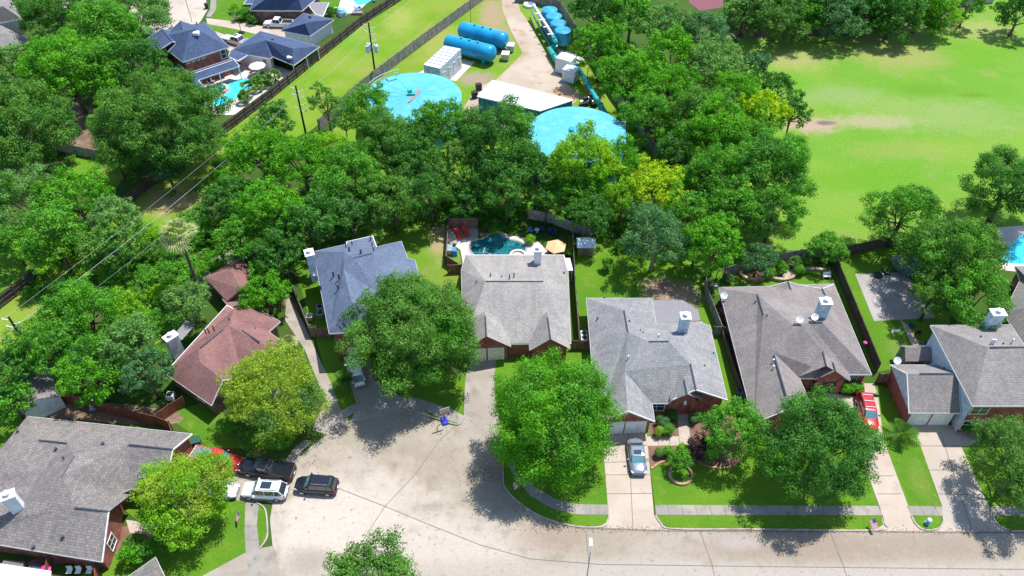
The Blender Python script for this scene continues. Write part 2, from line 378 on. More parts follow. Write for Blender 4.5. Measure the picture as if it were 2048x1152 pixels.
# ------------------------------------------------------------- ground and paved areas
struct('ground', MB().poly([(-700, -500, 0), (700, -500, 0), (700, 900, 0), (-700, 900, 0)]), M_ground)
sheet('field', [(1470,60, 1500,75, 1700,70, 1880,55, 2000,-8, 2300,-30, 2500,200, 2500,520, 2000,540, 1870,500, 1760,482, 1700,488, 1600,505, 1520,530, 1380,560, 1300,500, 1480,330, 1500,200)], M_field, .004)
sheet('utility_strip', [(-150,730, -60,650, 0,612, 65,565, 160,478, 270,392, 360,325, 455,258, 545,190, 640,114, 720,50, 793,0, 850,-50, 1120,-50, 957,5, 712,190, 620,262, 520,310, 430,385, 330,452, 190,570, 60,668, -60,760)], M_ease, .004)
sheet('water_works_yard', [(712,192, 957,5, 1000,-30, 1075,-30, 1120,20, 1190,150, 1230,190, 1320,320, 1120,430, 800,400, 640,300)], M_ease, .008)
sheet('lawn', [(1135,470, 1240,480, 1330,500, 1400,540, 1430,650, 1455,665, 1500,800, 1560,870, 1645,870, 1731,925, 1757,1012, 1310,1010, 1293,880, 1205,870, 1150,700),
    (988,860, 990,700, 1100,690, 1149,700, 1204,868, 1217,1010, 1150,1008, 1105,998, 1068,974, 1042,945, 1012,905),
    (1310,1030, 1765,1031, 1768,1050, 1748,1061, 1345,1058, 1322,1046), (1217,1030, 1217,1044, 1205,1053, 1150,1052, 1090,1035, 1042,1006, 1012,976, 1008,950, 1010,925, 1030,955, 1060,992, 1105,1018, 1150,1029),
    (1822,1031, 1885,1032, 1885,1045, 1872,1058, 1850,1060, 1832,1050), (1985,1032, 2200,1033, 2200,1062, 2020,1062, 1996,1050),
    (1750,770, 1830,790, 1838,884, 1884,1013, 1813,1012, 1767,880), (1660,535, 1760,480, 1900,560, 1900,690, 1840,730, 1745,745),
    (1922,893, 1990,870, 2200,850, 2200,1013, 1975,1013), (585,520, 660,520, 700,720, 745,790, 713,812, 682,822, 650,740),
    (800,770, 950,740, 928,832, 870,808, 835,797, 800,797), (1420,500, 1600,500, 1680,590, 1430,590), (540,90, 600,60, 690,0, 800,-40, 640,-40, 640,20),
    (420,-30, 500,-30, 500,30, 460,42, 420,36, 428,20), (415,48, 470,58, 520,68, 500,80, 430,62),
    (210,990, 300,1060, 513,1050, 486,1000, 380,940, 260,1000), (160,1152, 260,1050, 490,1052, 492,1108, 405,1152, 400,1200, 160,1200),
    (517,1010, 528,1018, 534,1048, 533,1075, 519,1096, 514,1050), (330,830, 420,800, 470,850, 600,870, 570,900, 420,895), (-60,900, 0,840, 60,800, 100,840, -20,960), (-30,560, 30,470, 70,500, 50,560, -30,610),
    (690,838, 714,824, 719,829, 714,838, 703,843), (835,817, 865,824, 915,844, 918,847, 905,846, 860,832)], M_lawn, .012)
sheet('yard_grass', [(780,420, 900,430, 893,510, 925,600, 850,560, 700,470), (130,300, 200,290, 260,340, 230,380, 150,350), (330,560, 420,570, 360,660, 310,690, 290,620), (893,505, 918,500, 930,560, 925,590, 890,560)], M_yard, .014)
sheet('bare_dirt', [(560,560, 590,600, 600,640, 570,610),
    (100,800, 340,820, 330,850, 60,830), (120,200, 250,250, 220,310, 140,290), (1480,60, 1900,40, 1880,55, 1700,66, 1500,78)], M_dirt, .018, smooth=True)
sheet('mulch_bed', [(1300,835, 1355,838, 1358,872, 1300,872), (1294,892, 1350,891, 1352,902, 1330,918, 1302,936), (1376,835, 1460,830, 1500,880, 1470,930, 1420,930, 1385,915, 1378,890), (-20,1152, 250,1052, 300,1050, 340,1060, 220,1110), (1480,545, 1500,520, 1610,510, 1600,535, 1560,560, 1530,558)], M_mulch, .020)

sheet('water_works_pavement', [(1001,-30, 1030,-30, 1040,20, 1062,52, 1100,122, 1125,160, 1160,190, 1150,205, 1060,260, 930,260, 925,220, 952,175, 992,160, 1046,107, 1022,62, 1005,20)], M_plant, .020)
sheet('pavement_slab', [(836,146, 856,136, 880,160, 944,127, 924,119, 950,124, 912,162, 890,158, 880,165), (905,160, 946,126, 928,118, 893,152), (1110,95, 1165,112, 1170,128, 1130,125)], M_deck, .024)
sheet('maroon_court', [(1380,-30, 1480,-30, 1472,10, 1400,22, 1378,5)], M_court, .02)
sheet('far_road', [(60,-60, 420,-60, 412,0, 416,18, 402,42, 384,58, 350,62, 312,74, 285,66, 255,60, 170,30, 60,-10)], M_far, .016)
sheet('far_sidewalk', [(424,-30, 434,-30, 432,18, 421,34, 412,33, 420,18)], M_walk, .02)
sheet('far_driveway', [(412,36, 460,42, 520,52, 600,60, 566,76, 520,70, 470,58, 415,48), (430,62, 470,76, 500,80, 480,110, 455,100)], M_far, .02)
sheet('road', [(3200,1066, 2048,1063, 1748,1061, 1308,1059, 1205,1055, 1150,1054, 1088,1037, 1040,1008, 1009,978, 1005,940, 1000,900, 975,862, 912,852, 890,848, 860,836, 800,822, 730,832, 690,845, 655,868, 620,895, 582,925, 570,945, 560,985, 545,1008, 540,1040, 545,1090, 562,1152, 580,1330, 3200,1330)], M_road, .024)
dv = sheet('driveway', [(1205,864, 1293,864, 1308,1030, 1318,1046, 1345,1060, 1188,1058, 1212,1046, 1217,1030, 1207,900),
    (1640,840, 1655,785, 1722,795, 1756,795, 1767,880, 1817,1014, 1830,1045, 1852,1063, 1745,1063, 1766,1050, 1761,1019, 1720,905),
    (1822,850, 1905,850, 1975,875, 1938,892, 1922,893, 1985,1031, 1996,1048, 2022,1065, 1868,1064, 1886,1046, 1884,1012, 1838,884)], M_drive, .028)
sheet('weathered_driveway', [(936,715, 992,715, 988,780, 1003,860, 1004,905, 950,890, 915,850, 928,830, 930,770),
    (683,700, 735,700, 748,760, 800,792, 840,815, 862,838, 800,824, 700,846, 714,812, 695,750),
    (574,590, 604,640, 640,720, 662,765, 682,822, 700,846, 655,870, 625,860, 650,800, 610,700, 570,640),
    (378,893, 425,905, 480,920, 560,935, 585,925, 570,950, 547,1008, 528,1002, 485,1005, 450,990, 380,960),
    (330,1200, 405,1152, 490,1106, 519,1097, 545,1092, 562,1152, 585,1260), (393,545, 440,505, 482,495, 490,520, 410,575), (1308,-20, 1330,-20, 1335,0, 1315,0)], M_drive2, .032)
sheet('sidewalk', [(1310,1010, 1757,1012, 1765,1031, 1312,1030), (1813,1012, 1884,1013, 1885,1032, 1822,1031), (1975,1013, 2400,1014, 2400,1033, 1985,1032),
    (1217,1010, 1217,1030, 1150,1029, 1105,1018, 1060,992, 1030,955, 1008,918, 1003,885, 1016,905, 1044,945, 1070,974, 1110,998, 1150,1008),
    (491,1005, 518,1006, 514,1050, 519,1097, 545,1160, 500,1160, 492,1110, 489,1060), (682,822, 712,807, 716,820, 690,838, 676,838), (800,797, 835,797, 870,808, 905,820, 932,834, 922,849, 888,838, 855,824, 806,814), (560,935, 590,895, 612,880, 622,884, 585,925, 572,940)], M_walk, .036)
sheet('path', [(1293,873, 1380,873, 1381,891, 1294,892), (1354,828, 1375,828, 1380,873, 1358,873), (1722,767, 1748,767, 1755,791, 1726,790), (252,1040, 305,1046, 345,1055, 340,1072, 260,1066), (1560,556, 1572,538, 1590,540, 1580,565), (1800,640, 1815,650, 1860,720, 1850,725, 1838,720)], M_drive, .040)
sheet('patio_slab', [(1710,548, 1812,545, 1872,636, 1748,642)], M_slab, .02)
sheet('pool_deck', [(897,453, 956,453, 956,480, 990,462, 1020,470, 1045,475, 1075,482, 1100,508, 1120,560, 931,560, 921,500, 910,492, 897,484), (376,176, 400,150, 520,118, 600,150, 520,200, 470,230, 420,230, 400,215),
    (695,-40, 760,-40, 740,0, 715,25, 690,28, 676,16)], M_deck, .024)
sheet('dark_decking', [(898,452, 956,452, 955,481, 925,478, 905,465)], M_slab, .030)
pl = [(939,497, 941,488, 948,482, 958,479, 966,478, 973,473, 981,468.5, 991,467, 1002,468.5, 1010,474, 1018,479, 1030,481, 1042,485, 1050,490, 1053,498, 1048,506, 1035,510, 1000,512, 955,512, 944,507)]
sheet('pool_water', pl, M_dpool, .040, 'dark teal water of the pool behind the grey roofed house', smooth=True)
sheet('pool_water', [(453,168, 462,163, 480,159, 494,157, 508,161, 511,168, 495,180, 482,193, 463,203, 445,212, 430,212, 425,202, 440,194, 455,184, 459,176)], M_pool, .040, 'turquoise water of the kidney shaped pool', smooth=True)
sheet('pool_water', [(708,-8, 745,-8, 738,4, 722,10, 710,6)], M_pool, .044, 'turquoise water of the pool at the top edge', smooth=True)
sheet('pool_water', [(2003,492, 2026,488, 2035,476, 2055,470, 2150,470, 2150,526, 2050,528, 2010,524, 2000,515)], M_pool, .040, 'turquoise water of the pool at the right edge', smooth=True)
sheet('pool_deck', [(1995,455, 2200,440, 2200,560, 2000,540)], M_deck, .028)
mb = MB()
for a in ([770,1013, 700,1120], [672,975, 770,1013, 860,1050, 960,1090, 1060,1118, 1200,1129, 1500,1133, 2048,1139, 2600,1146], [912,852, 880,880, 830,950, 770,1013],
          [1400,1062, 1425,1133, 1430,1160], [1661,1066, 1687,1133, 1695,1160], [1172,1062, 1178,1129], [1208,950, 1302,950],[1208,925,1300,923], [1214,988, 1306,987], [1257,866, 1266,1060],
          [1206,890,1294,891], [1740,952, 1788,952], [1755,988, 1804,988], [1727,900,1776,900], [1833,892, 1922,892], [1880,862, 1944,1062], [1855,940, 1938,941], [1872,988, 1965,990], [655,770, 668,768], [640,795, 672,788], [1316,873,1317,891], [1338,873,1339,891], [1359,873,1360,891], [1357,850,1377,850]):
    ribbon(mb, pxs(a), .065, .05, .05)
for k in range(22):
    x = 1336+k*28
    if x < 1757 or 1813 < x < 1880: ribbon(mb, pxs([x-1, 1011, x+(x-1040)*.012, 1031]), .05, .05, .05)
for a in ([1150,1008, 1150,1029], [1180,1009, 1181,1030], [1122,1001, 1116,1021], [1090,988, 1080,1004], [1062,966,1048,978], [488,1053, 514,1052], [488,1080, 516,1080], [860,804,852,824], [888,814,880,836], [835,797,832,817]):
    ribbon(mb, pxs(a), .05, .05, .05)
ribbon(mb, pxs([1150,1056, 1205,1057.5, 1340,1062, 1700,1063.5, 2048,1065.5, 2400,1067]), .16, .05, .05)  # wider dark strip along the gutter in front of the kerb
struct('pavement_joints_and_gutter', mb, M_joint_gutter)
mb = MB()
for a in ([2300,1064, 2048,1063, 2020,1061, 1998,1052, 1985,1034], [1885,1033, 1886,1046, 1874,1058, 1852,1061, 1834,1052, 1822,1032], [1765,1031, 1769,1048, 1752,1061, 1500,1059, 1345,1058, 1322,1047, 1311,1031],
          [1217,1031, 1217,1044, 1204,1054, 1150,1053, 1088,1036, 1040,1007, 1011,977, 1006,950, 1006,915, 1000,890], [513,1006, 530,1018, 535,1050, 534,1076, 520,1097], [716,822, 720,830, 712,840, 700,845, 690,840],
          [806,816, 860,833, 905,848, 920,848, 926,838], [622,884, 600,905, 576,930]):
    ribbon(mb, smoothline(pxs(a), 4), .16, 0, .13)
struct('kerb', mb, M_kerb)
mb = MB()
for a in pl: ribbon(mb, smoothloop(pxs(a))+[smoothloop(pxs(a))[0]], .3, .0, .08)
a = smoothloop(pxs([453,168, 462,163, 480,159, 494,157, 508,161, 511,168, 495,180, 482,193, 463,203, 445,212, 430,212, 425,202, 440,194, 455,184, 459,176])); ribbon(mb, a+[a[0]], .3, 0, .08)
struct('pool_coping', mb, M_kerb)

# ------------------------------------------------------------- houses
class House:
    def __init__(s, name, label, loc, cat='house'):
        s.e = thing(name, label, cat, (loc.x, loc.y, 0)); s.tris = []; s.seg = {}
    def roof(s, V, faces, mat, wall=None, nofas=False, oh=.45, skip=(), walls=None, fascia=None, name='roof', zb=0, wname='wall', ridges=(), fh=.2):
        """V: letter -> (px,py,z) or Vector; faces: strings of letters; wall: material of the walls dropped from the eaves"""
        W = {k: (P(*v) if not isinstance(v, Vector) else v) for k, v in V.items()}
        s.W = W; F = []
        for f in faces:
            pts = [W[c] for c in f]
            A = sum(pts[i].x*pts[(i+1) % len(pts)].y-pts[(i+1) % len(pts)].x*pts[i].y for i in range(len(pts)))
            F.append(f if A > 0 else f[::-1])
        mb = MB()
        for f in F: mb.poly([W[c] for c in f])
        ro = obj(name, mb, mat, s.e, uv=True)
        for f in F:
            pts = [W[c] for c in f]
            for i in range(1, len(pts)-1): s.tris.append((pts[0], pts[i], pts[i+1]))
        E = {}
        for f in F:
            for i in range(len(f)): E[(f[i], f[(i+1) % len(f)])] = 1
        bd = {a: b2 for (a, b2) in E if (b2, a) not in E}
        loop = []; a = next(iter(bd))
        while a not in loop and a in bd: loop.append(a); a = bd[a]
        n = len(loop); pts = [W[c] for c in loop]
        ins = []
        for i in range(n):
            p0, p1, p2 = pts[i-1], pts[i], pts[(i+1) % n]
            d1 = Vector((p1.x-p0.x, p1.y-p0.y)).normalized(); d2 = Vector((p2.x-p1.x, p2.y-p1.y)).normalized()
            n1 = Vector((-d1.y, d1.x)); n2 = Vector((-d2.y, d2.x)); m = n1+n2
            if m.length < .3: m = n1
            else: m = m/max(.35, (m.dot(n1)))
            ins.append(Vector((p1.x+m.x*oh, p1.y+m.y*oh, p1.z)))
        fm = MB(); sf = MB()
        for i in range(n):
            a, b2 = pts[i], pts[(i+1) % n]; a2, b3 = ins[i], ins[(i+1) % n]
            dz = Vector((0, 0, fh)); d = (b2-a).normalized(); o = Vector((d.y, -d.x, 0))*.02
            fm.poly([a-dz+o, b2-dz+o, b2+o, a+o]); t = o*-4; fm.poly([a+o, b2+o, b2+t+Vector((0,0,.012)), a+t+Vector((0,0,.012))]); 
            fm.poly([b2-dz+o, a-dz+o, a2-dz, b3-dz])
        if not nofas: obj('fascia', fm, fascia or M_white, s.e)
        if wall:
            groups = {}
            for i in range(n):
                key = loop[i]+loop[(i+1) % n]
                s.seg[key] = s.seg[key[::-1]] = (ins[i], ins[(i+1) % n])
                if key in skip or key[::-1] in skip: continue
                wm = wall
                if walls: wm = walls.get(key, walls.get(key[::-1], wall))
                a, b2 = ins[i], ins[(i+1) % n]; e = Vector((0, 0, fh*.6))
                groups.setdefault(wm.name, (wm, MB()))[1].poly([(a.x, a.y, zb), (b2.x, b2.y, zb), b2-e, a-e])
            for wm, m2 in groups.values(): obj(wname, m2, wm, s.e, uv=True)
        for a, b2 in ridges: s.ridge(a if isinstance(a, Vector) else (W[a] if isinstance(a, str) else P(*a)), b2 if isinstance(b2, Vector) else (W[b2] if isinstance(b2, str) else P(*b2)), ro)
        return ro
    def ridge(s, a, b2, ro):
        m = MB(); d = (b2-a); m.tube([a+Vector((0, 0, .05)), b2+Vector((0, 0, .04))], .085, 4)
        obj('ridge_vent', m, M_vent, ro)
    def gable(s, peak, el, er, back, mat, wall=M_brick, oh=.4, z_eave=None, skipfront=False, fascia=None, fh=.2):
        """gable with its front at peak; el / er the eave corners; back = ridge length to the rear"""
        pk, l, r = [P(*q) if not isinstance(q, Vector) else q for q in (peak, el, er)]
        d = Vector((r.x-l.x, r.y-l.y, 0)).normalized(); bk = Vector((-d.y, d.x, 0))*back
        if l.x > r.x and False: bk = -bk
        W = dict(A=l, B=pk, C=r, D=r+bk, E=pk+bk, F=l+bk)
        sk = ('CD', 'DE', 'EF') if not skipfront else ('CD', 'DE', 'EF', 'AB', 'BC')
        s.roof(W, ['ABEF', 'BCDE'], mat, wall, oh, skip=sk, fascia=fascia, fh=fh)
        s.ridge(pk, pk+bk*.8, s.e)
    def hit(s, px, py):
        if not hasattr(s, 'bvh') or s.nt != len(s.tris):
            vs = []; fs = []
            for t in s.tris: n = len(vs); vs += list(t); fs.append((n, n+1, n+2))
            s.bvh = BVHTree.FromPolygons(vs, fs); s.nt = len(s.tris)
        o = Vector((0, 0, CAM_H)); d = (P(px, py)-o).normalized(); h = s.bvh.ray_cast(o, d)
        return h[0] if h[0] is not None else P(px, py, 4)
    def vents(s, pts, h=.55, r=.09, mat=None):
        for x, y in pts:
            q = s.hit(x, y); obj('vent_pipe', MB().tube([q-Vector((0, 0, .2)), q+Vector((0, 0, h))], r, 8), mat or M_vent, s.e)
    def chimney(s, px, py, wx, wy, h, rz=0, ground=False, mat=None, flue=True):
        q = s.hit(px, py) if not ground else P(px, py)
        o = obj('chimney', MB().box((q.x, q.y, 0 if ground else q.z-1), (wx, wy, h if ground else h+1), rz), mat or M_siding, s.e, uv=True)
        zt = h if ground else q.z+h
        obj('chimney_cap', MB().box((q.x, q.y, zt), (wx+.24, wy+.24, .14), rz), M_white, o)
        if flue: obj('flue', MB().lathe((q.x, q.y, zt+.14), [(.2, 0), (.2, .3), (.34, .3), (.34, .42), (.05, .5)], 12), M_alum, o)
    def wallitem(s, key, t0, t1, z0, z1, kind, arch=False, mull=1, door=None):
        a, b2 = s.seg[key]; a = Vector((a.x, a.y, 0)); b2 = Vector((b2.x, b2.y, 0))
        d = b2-a; p = a+d*t0; q = a+d*t1; u = d.normalized(); n = Vector((u.y, -u.x, 0))
        c = sum((t[0]+t[1]+t[2] for t in s.tris), Vector((0, 0, 0)))/(3*len(s.tris))
        n1 = Vector((0,0,0))
        A2, B3 = s.seg[key]
        if n.dot(Vector((A2.x-c.x, A2.y-c.y, 0))) < 0 and kind != 'force': n = -n
        if hasattr(s, 'nflip') and key in s.nflip: n = -n
        def rect(mb, x0, x1, za, zb2, off, th):
            L = d.length*(t1-t0); uu = (q-p).normalized()
            g = [p+uu*x0, p+uu*x1]
            for o2 in (off,):
                f0, f1 = g[0]+n*(off+th), g[1]+n*(off+th); k0, k1 = g[0]-n*.02, g[1]-n*.02
                mb.poly([(f0.x, f0.y, za), (f1.x, f1.y, za), (f1.x, f1.y, zb2), (f0.x, f0.y, zb2)])
                for A, B in (((k0, za), (f0, za)),): pass
                mb.poly([(k0.x, k0.y, zb2), (k1.x, k1.y, zb2), (f1.x, f1.y, zb2), (f0.x, f0.y, zb2)])
                mb.poly([(k0.x, k0.y, za), (k1.x, k1.y, za), (f1.x, f1.y, za), (f0.x, f0.y, za)])
                for kk, ff in ((k0, f0), (k1, f1)): mb.poly([(kk.x, kk.y, za), (ff.x, ff.y, za), (ff.x, ff.y, zb2), (kk.x, kk.y, zb2)])
        L = (q-p).length
        if kind == 'window':
            m = MB(); rect(m, 0, L, z0, z1, 0, .02); wo2 = obj('window', m, M_glass, s.e)
            m = MB(); f = .09
            rect(m, -f, L+f, z1, z1+f, .03, .03); rect(m, -f, L+f, z0-f, z0, .03, .05); rect(m, -f, 0, z0, z1, .03, .03); rect(m, L, L+f, z0, z1, .03, .03)
            for k in range(mull): x = L*(k+1)/(mull+1); rect(m, x-.035, x+.035, z0, z1, .03, .02)
            rect(m, 0, L, (z0+z1)/2-.025, (z0+z1)/2+.025, .03, .015)
            obj('window_frame', m, M_white, wo2)
        else:
            m = MB(); rect(m, 0, L, z0, z1, 0, .05); dm = door or M_door
            do = obj(kind, m, dm, s.e, uv=True)
            m = MB(); rect(m, -.1, L+.1, z1, z1+.12, .05, .04); rect(m, -.1, 0, z0, z1, .05, .04); rect(m, L, L+.1, z0, z1, .05, .04)
            obj('door_frame', m, M_white, do)
def mirror(a, c, z=None):
    """the point as far beyond c (in plan) as a is before it"""
    a = P(*a) if not isinstance(a, Vector) else a; c = P(*c) if not isinstance(c, Vector) else c
    return Vector((2*c.x-a.x, 2*c.y-a.y, a.z if z is None else z))
def corner(a, b2, c):
    """fourth corner opposite b of a parallelogram a-b-c"""
    return a+c-b2

# A: bottom left house
A = House('brick_house', 'large house with mottled brown roof and white chimney at the bottom left', P(150, 1000))
gp = P(345.8, 899, 5.0); ga = P(384.7, 867.5, 2.7); gd = mirror(ga, gp)
A.roof(dict(a=(54.8,832.4,2.7), b=ga, c=gp, d=gd, e=(253.6,889,4.9), f=(262,978,2.7), g=(240.6,986.6,2.7), h=(217.6,1023,5.0), i=(204.6,1124,2.7), k=(-90,1075,2.7), l=(-110,1040,3.4), t=(31.7,1034.7,4.2),
            j=(147,1014.5,5.0), R=(149,912,6.3), S=(124,952.6,6.3), n=(70.6,879.7,4.7), o=(134.9,887,4.9), v=(80.7,944,4.0), q=(-40,948,3.6), w=(-70,1000,2.7)),
       ['anoRecb', 'awqn', 'nqvo', 'ovtSR', 'qwltv', 'tlkihjS', 'RSjgfe', 'ecdf', 'jhg'], M_sh_mott, M_brick,
       ridges=[((78,880.5,4.75), (134,886.5,4.95)), ('R', 'S'), ((258,889.3,4.95), 'c'), ((150,1015.5,5.02), 'h')])
A.roof(dict(a=P(240.6,986.6,2.75), b=P(262,989,2.75), c=P(217.6,1023,5.05), d=P(160,1014,5.05)), ['abcd'], M_sh_mott, None, nofas=True)
A.chimney(38, 1018, 1.15, .9, 2.6, .5)
A.vents([(112.5, 899), (36, 864), (206, 888), (126, 1075), (68, 1095)], .35, .16)
A.vents([(128, 918)], .5)
A.wallitem('hi', .46, .78, .7, 2.2, 'window'); A.wallitem('cd', .2, .9, .03, 2.25, 'garage_door', door=M_cream)
# patio canopy
o = thing('patio_canopy', 'white patio canopy beside the bottom left house', 'canopy', (*GP(45, 1150), 0))
mb = MB().poly([P(-60,1122,2.6), P(0,1127,2.6), P(103,1142,2.6), P(96,1175,2.4), P(-60,1175,2.4)]); c = obj('canopy_cover', mb, M_white, o)
for q in ((95,1142), (0,1128), (92,1172)):
    b2 = P(*q, 2.5); obj('post', MB().tube([(b2.x, b2.y, 0), b2], .05, 6), M_white, o)
# B: burgundy roof house
B = House('brick_house', 'house with burgundy shingle roof at the left of the street end', P(440, 700))
bG = P(446,760.5,4.9); bs = P(423,811,2.7); bt = mirror(bs, bG)
B.roof(dict(a=(453.5,610,2.7), w=(329,746,2.7), s=bs, G=bG, t=bt, X=(399,723,5.0), P=(396,696,5.6), Q=(458,651,5.6), R=(484,661,5.3), T=(530,690,4.9), e=(571,688.5,2.7), i=(538,663,2.7), c=(560.7,643,2.7), n=(493,604,2.7), m=(468,617,2.7), W=(476,641,4.6), Y=(502,622,4.2), u=(545,742,2.7), E=(548,705,4.2)),
       ['awPQWm', 'wsGXP', 'XGt', 'XtuTRQP', 'uET', 'WieETRQ', 'mnYW', 'ncY', 'YciW'][:4]+['ueT', 'WieTRQ', 'mnYW', 'ncY', 'YciW'], M_sh_red, M_brick2, ridges=[((400,695,5.65), (447,658,5.65)), ('R', (519,684,5.1))])
B.vents([(418, 665), (428, 660), (412, 666)], .8); B.vents([(458, 638), (511, 658)], .3)
B.wallitem('Gt', .25, .75, .9, 2.3, 'window', mull=2); B.wallitem('ws', .6, .75, 1, 2.2, 'window')
B.chimney(358, 711, 1.5, 1.0, 3.6, .85, ground=True)
o = thing('detached_garage', 'burgundy roofed detached garage half hidden by trees', 'garage', (*GP(470, 570), 0))
G1 = House.__new__(House); G1.e = o; G1.tris = []; G1.seg = {}
G1.roof(dict(A=(410,554,2.6), B=(483,514,2.6), C=(522,575,2.6), D=(454,602,2.6), E=(462,540,4.2), F=(482,578,4.2)), ['ABE', 'BCFE', 'CDF', 'DAEF'], M_sh_red, M_brick2, fascia=M_trim)
G1.roof(dict(A=(444,598,2.45), B=(474,590,2.45), C=(490,606,2.45), D=(458,616,2.45)), ['ABCD'], M_sh_red, None, name='walkway_roof', fascia=M_trim)
tag(obj('patio_cover', MB().poly([P(346,672,2.5), P(372,640,2.5), P(392,648,2.5), P(364,680,2.5)]).box((P(360,672).x, P(360,672).y, 0), (.12, .12, 2.48)).box((P(380,652).x, P(380,652).y, 0), (.12, .12, 2.48)), M_flat, uv=True, origin=P(370, 660)), 'flat grey patio cover beside the burgundy roofed house', 'patio cover')
# C: slate blue two storey house
H2 = 5.6
c_ = House('brick_house', 'two storey house with slate blue roof behind the big oak', P(740, 580))
c_.roof(dict(a=(626.6,503,H2), b=(693,488,H2), c=(693,483,H2), d=(745.6,471.3,H2), e=(753.7,493.4,H2), f=(802.7,482,H2), g=(815.5,516,H2), h=(829.8,520,H2), s=(868,655,H2), w=(658,667,H2), F=(703,605,8.2), U=(687.5,540,8.2), T=(687,504,8.2), A=(708,516,9), B=(745,507,9), V=(760,590,7.6)),
        ['awFUT', 'abcdefBAT', 'fghsB', 'ATUV', 'ABV', 'BsV', 'UFwsV'], M_sh_blue, M_brick, ridges=[('A', 'B')], walls={'aw': M_sidingb})
c_.chimney(628, 546, 1.0, 1.2, 3.6, .35, mat=M_sidingb)
c_.vents([(692, 493), (704, 487), (741, 478), (744, 489), (747, 499)], .45); c_.vents([(699, 502), (722, 507), (667, 551), (678, 556), (642, 579), (676, 577)], .75, .13)
c_.seg['ws'] = c_.seg.get('ws', (P(658,667,H2), P(868,655,H2)))
c_.wallitem('ws', .12, .3, .03, 2.3, 'garage_door'); c_.wallitem('ws', .16, .28, 3.4, 4.9, 'window')
# D: grey roof with the dark pool behind
D = House('brick_house', 'grey roofed house in front of the dark teal pool', P(1030, 600))
D.roof(dict(a=(931,509.5,2.5), b=(1128,509.5,2.5), c=(1136,540,2.7), d=(1142,687,2.7), e=(926,688,2.7), f=(922.5,540,2.7), R=(971,563,5.2), S=(1086.6,563,5.2)), ['abcSRf', 'cdS', 'deRS', 'efR'], M_sh_grey, M_brick, ridges=[('R', 'S')])
pk = P(973,672.6,5.0); er = P(1022.4,694.4,2.75); D.gable(pk, mirror(er, pk), er, 4.2, M_sh_grey)
D.seg['gf'] = D.seg['AB'][0], D.seg['BC'][1]
pk = P(1101,678,4.8); er = P(1141,698,2.75); D.gable(pk, mirror(er, pk), er, 4.5, M_sh_grey)
D.roof(dict(A=(1014,686,2.8), B=(1069,614,4.75), C=(1120,686,2.8)), ['ACB'], M_sh_grey, None, nofas=True)
D.wallitem('gf', .1, .46, .03, 2.2, 'garage_door', door=M_cream); D.wallitem('gf', .54, .9, .03, 2.2, 'garage_door', door=M_cream)
D.chimney(1075, 525, 1.0, 1.0, 2.4); D.vents([(981, 555), (1019, 558), (1028, 555)], .8); D.vents([(938, 540), (981, 539), (953, 565), (1003, 555), (1128, 547)], .35)
# E: grey roof with entry arch
E = House('brick_house', 'grey roofed house with two white garage doors behind the silver car', P(1300, 720))
eh = P(1310,843.3,2.7); ep = P(1255.8,822,4.9); ej = mirror(eh, ep); eF = P(1455,800,2.7); eP = P(1392,779.4,5.2); eZ = eP.lerp(mirror(eF, eP), .6)
E.roof(dict(A=(1172.5,596,2.7), B=(1304,596,2.7), C=(1312.8,648,2.7), D=(1401.7,643,2.7), d=(1411,649,2.7), E=(1419.7,650,2.7), F=eF, P=eP, Z=eZ, L=(1336,806.7,2.7), K=(1304.4,806.7,2.7), H=eh, G=ep, J=ej,
            U=(1248,621,5.4), V=(1255.8,664,5.4), W=(1249,742,5.4), M=(1297.5,683,7.0), N=(1337.8,683,7.0), X=(1380.8,728,5.6)),
       ['AJGWMVU', 'AUB', 'BUVC', 'CVMNEdD', 'ENXPF', 'MWKLZXN', 'WGHK', 'XZP'], M_sh_grey2, M_brick, ridges=[('U', 'V'), ('M', 'N'), ('X', 'P'), (P(1249.5,745,5.42), P(1252,770,5.3))][:3])
pk = P(1374,787.8,5.0); E.gable(pk, P(1340.5,801,3.3), P(1405.8,801,3.3), 2.6, M_sh_grey2, skipfront=True)
E.seg['ent'] = E.seg['AB'][0], E.seg['BC'][1]
a, b2 = E.seg['ent']; u = (Vector((b2.x, b2.y, 0))-Vector((a.x, a.y, 0)))
m = MB(); L = u.length; ud = u.normalized()
for k0, k1 in ((0, .26), (.74, 1)):
    p0 = Vector((a.x, a.y, 0))+u*((k0+k1)/2); m.box((p0.x, p0.y+.2, 0), (L*(k1-k0), .5, 2.75))
p0 = Vector((a.x, a.y, 0))+u*.5
m.poly([(a.x, a.y-.05, 2.35), (b2.x, b2.y-.05, 2.35), (b2.x, b2.y-.05, 2.75), (p0.x, p0.y-.05, 4.5), (a.x, a.y-.05, 2.75)])
obj('entry_arch', m, M_brick, E.e, uv=True); obj('entry_shade_panel', MB().box((p0.x, p0.y+.36, 0), (L*.5, .08, 2.5)), M_glass, E.e); obj('door', MB().box((p0.x+.2, p0.y+.30, 0), (1.0, .08, 2.1)), plain('brown door', (.10, .04, .03)), E.e)  # dark panel between the columns stands in for the shade of the recess
obj('porch_column', MB().box((p0.x, p0.y-.12, 2.2), (.3, .14, .7)), M_white, E.e)
E.seg['gf'] = E.seg['JG'][0] if 'JG' in E.seg else P(1199,843), E.seg['GH'][1]
E.wallitem('gf', .08, .47, .03, 2.2, 'garage_door'); E.wallitem('gf', .53, .92, .03, 2.2, 'garage_door')
E.wallitem('KL', .12, .85, .8, 2.3, 'window')
pk = E.seg['GH'][0]; obj('gable_vent', MB().tube([(pk.x, pk.y-.02, 4.1), (pk.x, pk.y-.1, 4.1)], .28, 12), M_white, E.e)
E.roof(dict(a=(1304,599.7,2.5), b=(1365.5,599.7,2.4), c=(1396,619,2.4), d=(1401.7,641,2.5), e=(1312.8,647.5,2.55)), ['abcde'], M_flat, None, name='patio_roof', fascia=M_trim)
